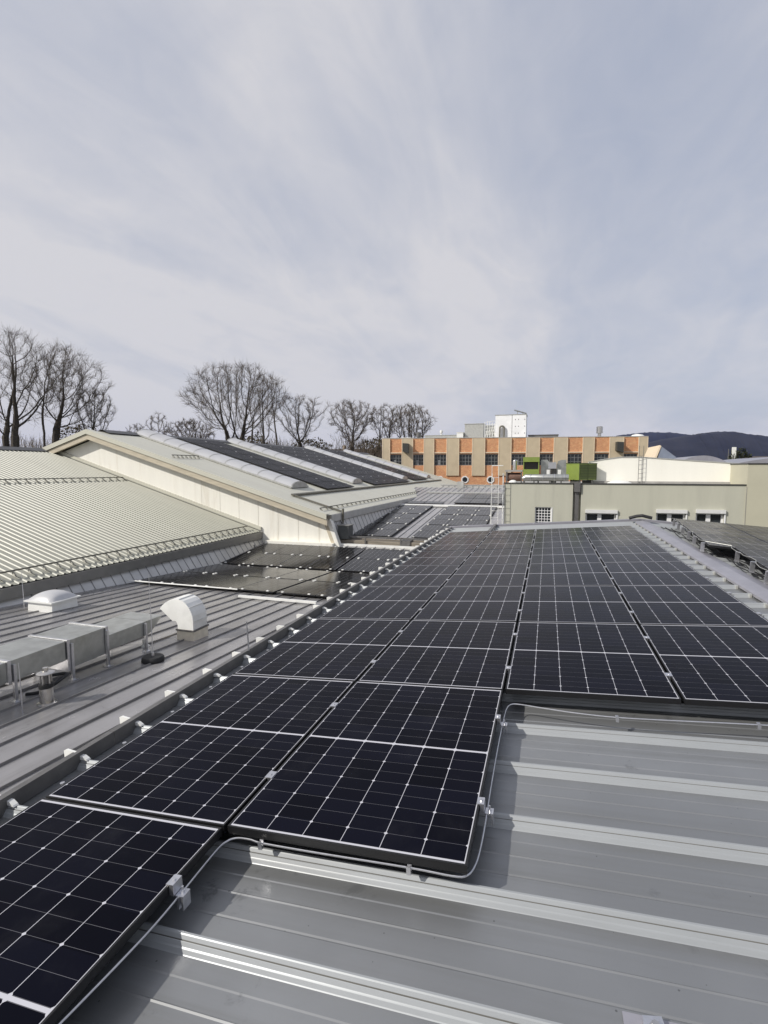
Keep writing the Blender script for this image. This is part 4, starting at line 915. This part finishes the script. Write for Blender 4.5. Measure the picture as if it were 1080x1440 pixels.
for (a0, a1), lb in (((2.78, 3.55), 'left'), ((28.85, 29.62), 'right')):
    m = MB(); m.prism([(a0, 2.25), (a1, 2.0), (a1, 3.25), (a0, 3.3)], lambda x, z: OF(x, -.9, z), lambda x, z: OF(x, -.16, z)); nth_child_label(m.build('air_outlet', M['coping'], ob), 'dark boxed air outlet projecting from a pilaster')

def rbox(name, x0, x1, y0, y1, z0, z1, mat, label, cat):
    m = MB(); m.box(x0, x1, y0, y1, z0, z1); m.box(x0 - .06, x1 + .06, y0 - .06, y1 + .06, z1 + .001, z1 + .07); return tag(m.build(name, mat, loc=((x0 + x1) / 2, y0, z0)), label, cat)
YR = 71.0; ZR = zt - .19
pr_ = thing('plant_room', (-4.8, YR + 1, ZR), 'tall white plant room on the roof of the brick block', 'plant room')
m = MB(); m.box(-6.87, -4.72, YR, YR + 3, ZR, 7.18); m.box(-4.66, -2.88, YR, YR + 3, ZR, 7.18); m.build('wall', simple('white_plant_panel', (.86, .86, .86), .45, 0, .05, 1.2, dirt=((.6, .6, .6), .5)), pr_)
m = MB(); m.box(-4.719, -4.661, YR + .04, YR + 2.9, ZR, 7.15); m.build('joint', M['coping'], pr_)
m = MB(); m.box(-6.95, -2.8, YR - .06, YR + 3.06, 7.181, 7.25); m.build('roof', M['flash'], pr_)
m = MB()
for z in (4.7, 5.6, 6.5):
    for x in (-4.3, -3.9, -3.1): m.box(x, x + .09, YR - .02, YR - .001, z, z + .12)
m.build('vents', M['rail'], pr_)
m = MB(); m.hexa([(-4.5, YR + .5, 7.86), (-4.4, YR + .5, 7.92), (-4.4, YR + 1.5, 7.92), (-4.5, YR + 1.5, 7.86), (-3.0, YR + .5, 7.40), (-2.9, YR + .5, 7.46), (-2.9, YR + 1.5, 7.46), (-3.0, YR + 1.5, 7.40)])
m.box(-3.4, -3.3, YR + .6, YR + .7, 7.251, 7.5); m.box(-4.1, -4.0, YR + .6, YR + .7, 7.251, 7.72); tag(m.build('tilted_collector', M['metalwin'], loc=(-3.7, YR + 1, 7.25)), 'tilted grey collector panel on top of the white plant room', 'collector')
m = MB(); m.tube(dense([(-6.25, YR - .25, ZR), (-6.25, YR - .25, 5.3), (-6.2, YR - .25, 5.62), (-5.95, YR - .25, 5.72), (-5.72, YR - .25, 5.58), (-5.68, YR - .25, 5.2), (-5.68, YR - .25, ZR)], 6), .11, 8); tag(m.build('bent_pipe', M['guard'], loc=(-6, YR - .25, ZR), smooth=True), 'dark bent vent pipe in front of the white plant room', 'pipe')
rbox('cooling_box', -11.06, -8.5, YR + .5, YR + 3, ZR, 6.15, M['flash'], 'large pale cooling box left of the lattice frame on the roof', 'cooling unit')
lf = thing('lattice_frame', (-7.6, YR, ZR), 'pale lattice frame beside the white plant room', 'lattice frame')
m = MB()
for k in range(5): x = -8.3 + k * .33; m.tube([(x, YR + .3, ZR), (x, YR + .3, 6.5 - abs(k - 1) * .12)], .045, 5); m.tube([(x, YR + .3, ZR + .2 + k * .1), (x + .33, YR + .3, ZR + 1.5 + k * .2)], .035, 5)
for k in range(6): z = ZR + .4 + k * .42; m.tube([(-8.3, YR + .3, z), (-6.97, YR + .3, z + .2)], .03, 5)
m.build('bars', M['white'], lf)
m = MB(); m.box(-8.2, -7.05, YR + .5, YR + 1.2, ZR, 5.9); m.build('screen', M['flash'], lf)
rbox('roof_cabinet', -12.07, -11.2, YR, YR + 1.5, ZR, 4.98, M['white'], 'small bright white cabinet in front of the cooling box', 'roof cabinet')
rbox('low_roof_box', -16.9, -12.3, YR + 1.5, YR + 4, ZR, 4.75, M['flash'], 'long low pale box on the left part of the brick roof', 'roof box')
rbox('low_roof_box', -2.6, 1.2, YR + 1, YR + 3.5, ZR, 4.50, M['rail'], 'low dark box right of the white plant room', 'roof box')
rbox('low_roof_box', -19.4, -18.0, YR - 2.5, YR - 1, ZR, 4.22, M['white'], 'white low cover at the left end of the brick roof', 'roof box')
for x, y, r_, z1, mt, lb in ((-17.1, YR - 1.5, .34, 5.05, M['rail'], 'dark round chimney near the left end of the brick roof'), (6.15, YR, .38, 5.4, M['steel'], 'silver round exhaust on the right part of the brick roof'), (-14.6, YR + 1.9, .22, 5.5, M['white'], 'white stub pipe on the long low roof box')):
    zb = ZR if x != -14.6 else 4.83
    m = MB(); m.lathe((x, y, zb), [(r_ * .55, 0), (r_ * .55, (z1 - zb) * .45), (r_, (z1 - zb) * .46), (r_, (z1 - zb) * .95), (r_ * .8, z1 - zb)], 16); tag(m.build('exhaust', mt, loc=(x, y, zb), smooth=True), lb, 'exhaust')
m = MB(); m.lathe((10.7, YR + 1, ZR), [(.9, 0), (.85, .3), (.6, .52), (.1, .62)], 18); tag(m.build('dome_light', M['white'], loc=(10.7, YR + 1, ZR), smooth=True), 'white dome light at the right end of the brick roof', 'dome light')

# ------------------------------------------------------------------ distant roofs and houses
def arch(name, x0, x1, y0, y1, zb, zt_, label):
    t = thing(name, ((x0 + x1) / 2, y0, GZ), label, 'building'); n = 14
    pr2 = [(x0 + (x1 - x0) * k / n, zb + (zt_ - zb) * math.sin(math.pi * k / n) ** .8) for k in range(n + 1)]
    m = MB(); m.prism(pr2, lambda x, z: (x, y0, z), lambda x, z: (x, y1, z)); m.build('roof', M['ridge'], t, smooth=True)
    m = MB(); m.box(x0 + .1, x1 - .1, y0 + .1, y1 - .1, GZ, zb - .01); m.build('wall', M['render'], t)
arch('arched_hall', 8.5, 11.6, 40, 48, .35, .92, 'pale arched hall roof behind the right end of the white wall')
arch('arched_hall', 10.7, 20.5, 37, 47, .22, .86, 'long grey arched hall roof at the right edge beyond the sage building')
st = thing('sawtooth_roof', (8.8, 45, GZ), 'slate blue triangular roof peak with an orange edge beyond the white wall', 'building')
m = MB(); m.prism([(8.02, .2), (9.75, .2), (9.63, .79), (8.40, 1.78)], lambda x, z: (x, 45, z), lambda x, z: (x, 50, z)); m.build('roof', simple('slate_blue_sheet', (.20, .23, .29), .5, 0, .08, 2), st)
m = MB(); m.prism([(7.86, .62), (8.0, .6), (8.40, 1.79), (8.30, 1.86)], lambda x, z: (x, 44.95, z), lambda x, z: (x, 50, z)); m.build('edge_trim', M['band'], st)
m = MB(); m.box(8.03, 9.7, 45.1, 49.9, GZ, .19); m.build('wall', M['render'], st)
for x, z1, lb in ((34.0, 3.95, 'thin bare mast standing left of the round bush'), (43.5, 4.2, 'thin bare mast near the right edge before the hills')):
    m = MB(); m.tube([(x, 118, GZ), (x, 118, z1)], .07, 6); tag(m.build('mast', M['rail'], loc=(x, 118, GZ)), lb, 'mast')
def house(x0, x1, y0, y1, ze, zr, label, wall, roofm, chim=True):
    t = thing('house', ((x0 + x1) / 2, y0, GZ), label, 'house')
    m = MB(); m.box(x0, x1, y0, y1, GZ, ze); m.build('wall', wall, t)
    ym = (y0 + y1) / 2; m = MB()
    m.prism([(y0 - .4, ze - .1), (ym, zr), (y1 + .4, ze - .1), (y1 + .4, ze + .1), (ym, zr + .25), (y0 - .4, ze + .1)], lambda y, z: (x0 - .4, y, z), lambda y, z: (x1 + .4, y, z)); ro = m.build('roof', roofm, t)
    if chim: m = MB(); m.box(x0 + (x1 - x0) * .3, x0 + (x1 - x0) * .3 + .7, ym - .4, ym + .4, zr - .3, zr + 1.1); m.build('chimney', M['housewall'], ro)
    for k in range(3):
        x = x0 + (x1 - x0) * (k + .5) / 3; m = MB(); m.box(x - .5, x + .5, y0 - .05, y0 - .01, ze - 1.9, ze - .6); m.build('window', M['glass'], t)
house(-52, -37, 112, 121, 1.5, 4.6, 'long dark roofed house seen between the bare trees', M['housewall'], M['tile'])
house(-37, -28, 108, 116, 2.2, 5.0, 'reddish house just left of the brick block behind the trees', simple('red_house_wall', (.26, .13, .09), .9, 0, .15, 1), M['tile'])
house(-66, -54, 118, 126, 1.2, 4.0, 'pale walled house behind the big spreading tree', simple('pale_house_wall', (.5, .46, .4), .9, 0, .1, 1), M['tile'], False)
house(48, 60, 150, 160, .5, 3.0, 'low house far off at the foot of the wooded hill', M['hallwhite'], M['tile'], False)

# ------------------------------------------------------------------ bare winter trees
from mathutils.kdtree import KDTree
def tree(name, x, y, fork, top, spread, label, seed, lean=0.0, wide=0.66, n=900, trunks=1, rt=0.45, up=0.16, fill=0.52, dy=0.0):
    """Bare crown grown towards scattered points (branches compete for space), then fine twigs on every shoot."""
    rnd = random.Random(seed); t = thing(name, (x, y, GZ), label, 'tree', 'bare trees beyond the halls')
    H = top - fork; cx = x + lean
    lob = [(rnd.uniform(0, 6.28), rnd.uniform(.08, .22), rnd.randint(2, 5)) for _ in range(4)]
    pts = []
    while len(pts) < n:
        tt = rnd.uniform(0.04, 1.0); a = rnd.uniform(0, 6.283)
        pr = (tt / wide) ** 0.75 if tt < wide else math.sqrt(max(0, 1 - ((tt - wide) / (1.02 - wide)) ** 2))
        pr *= 1 + sum(k * math.sin(a * q + o + tt * 5) for o, k, q in lob) * .6
        r_ = rnd.random() ** fill * spread * max(pr, .06)
        pts.append(Vector((cx + r_ * math.cos(a), y + dy + r_ * math.sin(a), fork + tt * H)))
    nodes, par = [], []
    for k in range(trunks):
        b = Vector((x + (k - (trunks - 1) / 2) * 1.5, y + rnd.uniform(-.5, .5), GZ)); tip = Vector((b.x + (k - (trunks - 1) / 2) * .8 + lean * .12, b.y, fork))
        last = -1
        for q in range(7):
            f = q / 6; nodes.append(b.lerp(tip, f) + Vector((math.sin(f * 4 + seed + k) * .15, 0, 0))); par.append(last); last = len(nodes) - 1
    step, kill, infl = H * .028, H * .066, H * 2.0
    alive = pts; kids = {}
    for it in range(90):
        if not alive: break
        kd = KDTree(len(nodes))
        for i, p in enumerate(nodes): kd.insert(p, i)
        kd.balance(); pull = {}; nxt = []
        for p in alive:
            q, i, d = kd.find(p)
            if d < kill: continue
            nxt.append(p)
            if d < infl: pull.setdefault(i, Vector()); pull[i] = pull[i] + (p - q).normalized()
        alive = nxt
        for i, v in pull.items():
            if kids.get(i, 0) > 3: continue
            d = (v.normalized() + Vector((rnd.gauss(0, .16), rnd.gauss(0, .16), rnd.gauss(0, .12) + up)))
            if par[i] >= 0: d = d + (nodes[i] - nodes[par[i]]).normalized() * .95
            nodes.append(nodes[i] + d.normalized() * step); par.append(i); kids[i] = kids.get(i, 0) + 1
    ch = [[] for _ in nodes]
    for i, p in enumerate(par):
        if p >= 0: ch[p].append(i)
    rad = [0.0] * len(nodes)
    for i in range(len(nodes) - 1, -1, -1):
        rad[i] = max(.016, sum(rad[c] ** 2.35 for c in ch[i]) ** (1 / 2.35)) if ch[i] else .016
    rm = max(rad); rad = [max(.013, .012 + (rt - .012) * ((r_ - .016) / (rm - .016)) ** 1.45) for r_ in rad]
    wood, twig = MB(), MB()
    stack = [i for i, p in enumerate(par) if p < 0]
    while stack:
        i = stack.pop(); line = [i] if par[i] < 0 else [par[i], i]
        while ch[line[-1]]:
            c_ = sorted(ch[line[-1]], key=lambda q: -rad[q]); stack += c_[1:]; line.append(c_[0])
        rs = [rad[q] for q in line]
        if par[i] >= 0: rs[0] = rs[1]
        thick = max(rs); (wood if thick > .055 else twig).tube([nodes[q] for q in line], rs, 7 if thick > .2 else (5 if thick > .06 else 3), cap=False)
    for i, p in enumerate(nodes):
        if rad[i] > .06 or par[i] < 0: continue
        d0 = (p - nodes[par[i]]).normalized()
        for _ in range(4 if ch[i] else 6):
            d = (d0 * .9 + Vector((rnd.gauss(0, .42), rnd.gauss(0, .42), rnd.gauss(.40, .42)))).normalized(); ln = rnd.uniform(.30, 1.0) * H * .125
            m1 = p + d * ln * .5; e = m1 + (d + Vector((rnd.gauss(0, .25), rnd.gauss(0, .25), rnd.gauss(.08, .25)))).normalized() * ln * .5
            twig.tube([p, m1, e], [.015, .012, .008], 3, cap=False)
    wood.build('trunk', M['bark'], t); twig.build('crown', M['twig'], t)
tree('bare_tree', -82.6, 60, 4.6, 21.2, 8.8, 'tall dark forked bare tree at the left edge of the picture', 5, .8, .62, 1100, 3, .58)
tree('bare_tree', -80.8, 66, 5.2, 19.6, 6.6, 'dense dark bare tree leaning right above the corrugated hall', 22, 4.6, .55, 1600, 2, .56, .12, .6)
tree('bare_tree', -75.5, 70, 4.5, 13.6, 3.8, 'lower bare tree right of the dense dark leaning one', 23, .8, .6, 500, 1, .36)
tree('bare_tree', -89.5, 95, 5.0, 10.2, 2.6, 'small wispy bare tree behind the gable peak', 31, 0, .6, 110, 1, .16)
tree('bare_tree', -83.2, 95, 5.0, 12.2, 3.2, 'taller wispy bare tree right of the gable peak', 32, 0, .6, 140, 1, .18)
tree('bare_tree', -57.0, 85, 4.6, 19.0, 9.9, 'largest fan shaped bare tree with stout spreading limbs', 41, .3, .62, 1900, 2, .60, .14, .5)
tree('bare_tree', -69.0, 88, 3.6, 9.8, 5.2, 'low bushy bare tree left of the largest fan shaped tree', 43, 0, .5, 600, 2, .26)
tree('bare_tree', -48.6, 82, 3.6, 16.8, 3.1, 'narrow upright bare tree against the right side of the largest tree', 51, 0, .5, 700, 3, .30, .35)
tree('bare_tree', -46.0, 90, 4.2, 13.8, 5.6, 'open branched bare tree right of the narrow upright one', 61, .3, .66, 420, 1, .40)
tree('bare_tree', -36.8, 95, 4.6, 13.0, 5.4, 'round crowned bare tree in the middle of the tree row', 71, 0, .55, 700, 1, .42)
tree('bare_tree', -31.6, 100, 4.2, 12.7, 3.6, 'thin pale bare tree left of the brick block', 81, 0, .62, 420, 2, .26, .2)
tree('bare_tree', -26.2, 100, 4.2, 12.5, 4.7, 'dense egg shaped bare tree rising behind the brick block corner', 91, 0, .5, 1100, 3, .34, .3)
tree('bare_tree', -14.5, 118, 4.0, 9.4, 3.6, 'small bare tree peeping over the brick roof', 95, 0, .6, 300, 1, .25)
# low brushwood between the trunks, and the round bush at the right
def bushy(name, x, y, z0, rx, rz, n, label, seed, mat):
    rnd = random.Random(seed); t = thing(name, (x, y, GZ), label, 'bush'); m = MB()
    for _ in range(n):
        while True:
            p = Vector((rnd.uniform(-1, 1), rnd.uniform(-1, 1), rnd.uniform(-1, 1)))
            if p.length < 1 and (p.length > .55 or rnd.random() < .4): break
        c_ = Vector((x + p.x * rx * (1 + .15 * math.sin(p.z * 9)), y + p.y * rx, z0 + p.z * rz * (1 + .2 * math.sin(p.x * 7)))); a = Vector((rnd.gauss(0, 1), rnd.gauss(0, 1), rnd.gauss(0, 1))).normalized(); b = a.cross(Vector((.3, .2, 1))).normalized(); s = rnd.uniform(.12, .30)
        m.quad(c_ - a * s, c_ - b * s * .7, c_ + a * s, c_ + b * s * .7)
    m.build('crown', mat, t)
    m = MB(); m.tube([(x, y, GZ), (x + .1, y, z0)], [.3, .2], 7); m.build('trunk', M['bark'], t)
bushy('round_bush', 36.5, 120, 2.2, 2.0, 1.9, 900, 'round olive green bush before the wooded hill', 7, M['bush'])
m = MB(); m.box(35.0, 35.6, 119, 119.6, GZ, 4.35); tag(m.build('small_chimney', M['white'], loc=(35.3, 119, GZ)), 'small white chimney top beside the round bush', 'chimney')
olive = simple('winter_brush', (0.13, 0.105, 0.06), .95, 0, .35, .5)
for i, (x, y, rx, rz, lb) in enumerate(((-52, 84, 2.6, 2.2, 'brownish shrub at the foot of the largest bare tree'), (-44, 92, 4.0, 1.7, 'olive shrub beneath the open branched tree'), (-78, 70, 3.4, 3.0, 'dark ivy clad shrub at the foot of the dense dark tree'), (-33, 97, 3.2, 1.8, 'brown shrub left of the brick block'))):
    bushy('shrub', x, y, 4.3 if i != 2 else 5.2, rx, rz, 1000, lb, 70 + i, olive)

# ------------------------------------------------------------------ brushwood along the foot of the tree row
rnd = random.Random(404); m = MB()
for _ in range(5200):
    x = rnd.uniform(-104, -22); y = 96 + rnd.uniform(-7, 9) - (x < -62) * 18
    zt = 4.7 + 1.3 * math.sin(x * .31) + .8 * math.sin(x * .83 + 1) + rnd.uniform(-2.2, .9); z0 = zt - rnd.uniform(1.2, 2.6)
    q = Vector((x, y, z0)); e = Vector((x + rnd.gauss(0, .55), y + rnd.gauss(0, .4), zt)); md = q.lerp(e, .5) + Vector((rnd.gauss(0, .15), 0, 0))
    m.tube([q, md, e], [.030, .022, .010], 3, cap=False)
    if rnd.random() < .5: m.tube([md, md + Vector((rnd.gauss(0, .5), rnd.gauss(0, .3), rnd.uniform(.3, .9)))], [.018, .008], 3, cap=False)
tag(m.build('undergrowth', M['twig']), 'low brown brushwood along the foot of the bare trees', 'undergrowth', kind='stuff')

# ------------------------------------------------------------------ thin air haze, the sky stays outside it
m = MB(); m.box(-7900, 7900, -400, 7600, GZ - 1.0, 520)
hz = bpy.data.materials.new('air_haze'); hz.use_nodes = True; hn = hz.node_tree
for q in list(hn.nodes):
    if q.type == 'BSDF_PRINCIPLED': hn.nodes.remove(q)
pv = hn.nodes.new('ShaderNodeVolumePrincipled'); pv.inputs['Color'].default_value = (0.20, 0.34, 1.0, 1); pv.inputs['Density'].default_value = 0.000020; pv.inputs['Anisotropy'].default_value = 0.0
hn.links.new(pv.outputs[0], [q for q in hn.nodes if q.type == 'OUTPUT_MATERIAL'][0].inputs['Volume'])
tag(m.build('haze', hz), 'thin bluish air haze between the roofs and the hills', 'haze', kind='stuff')
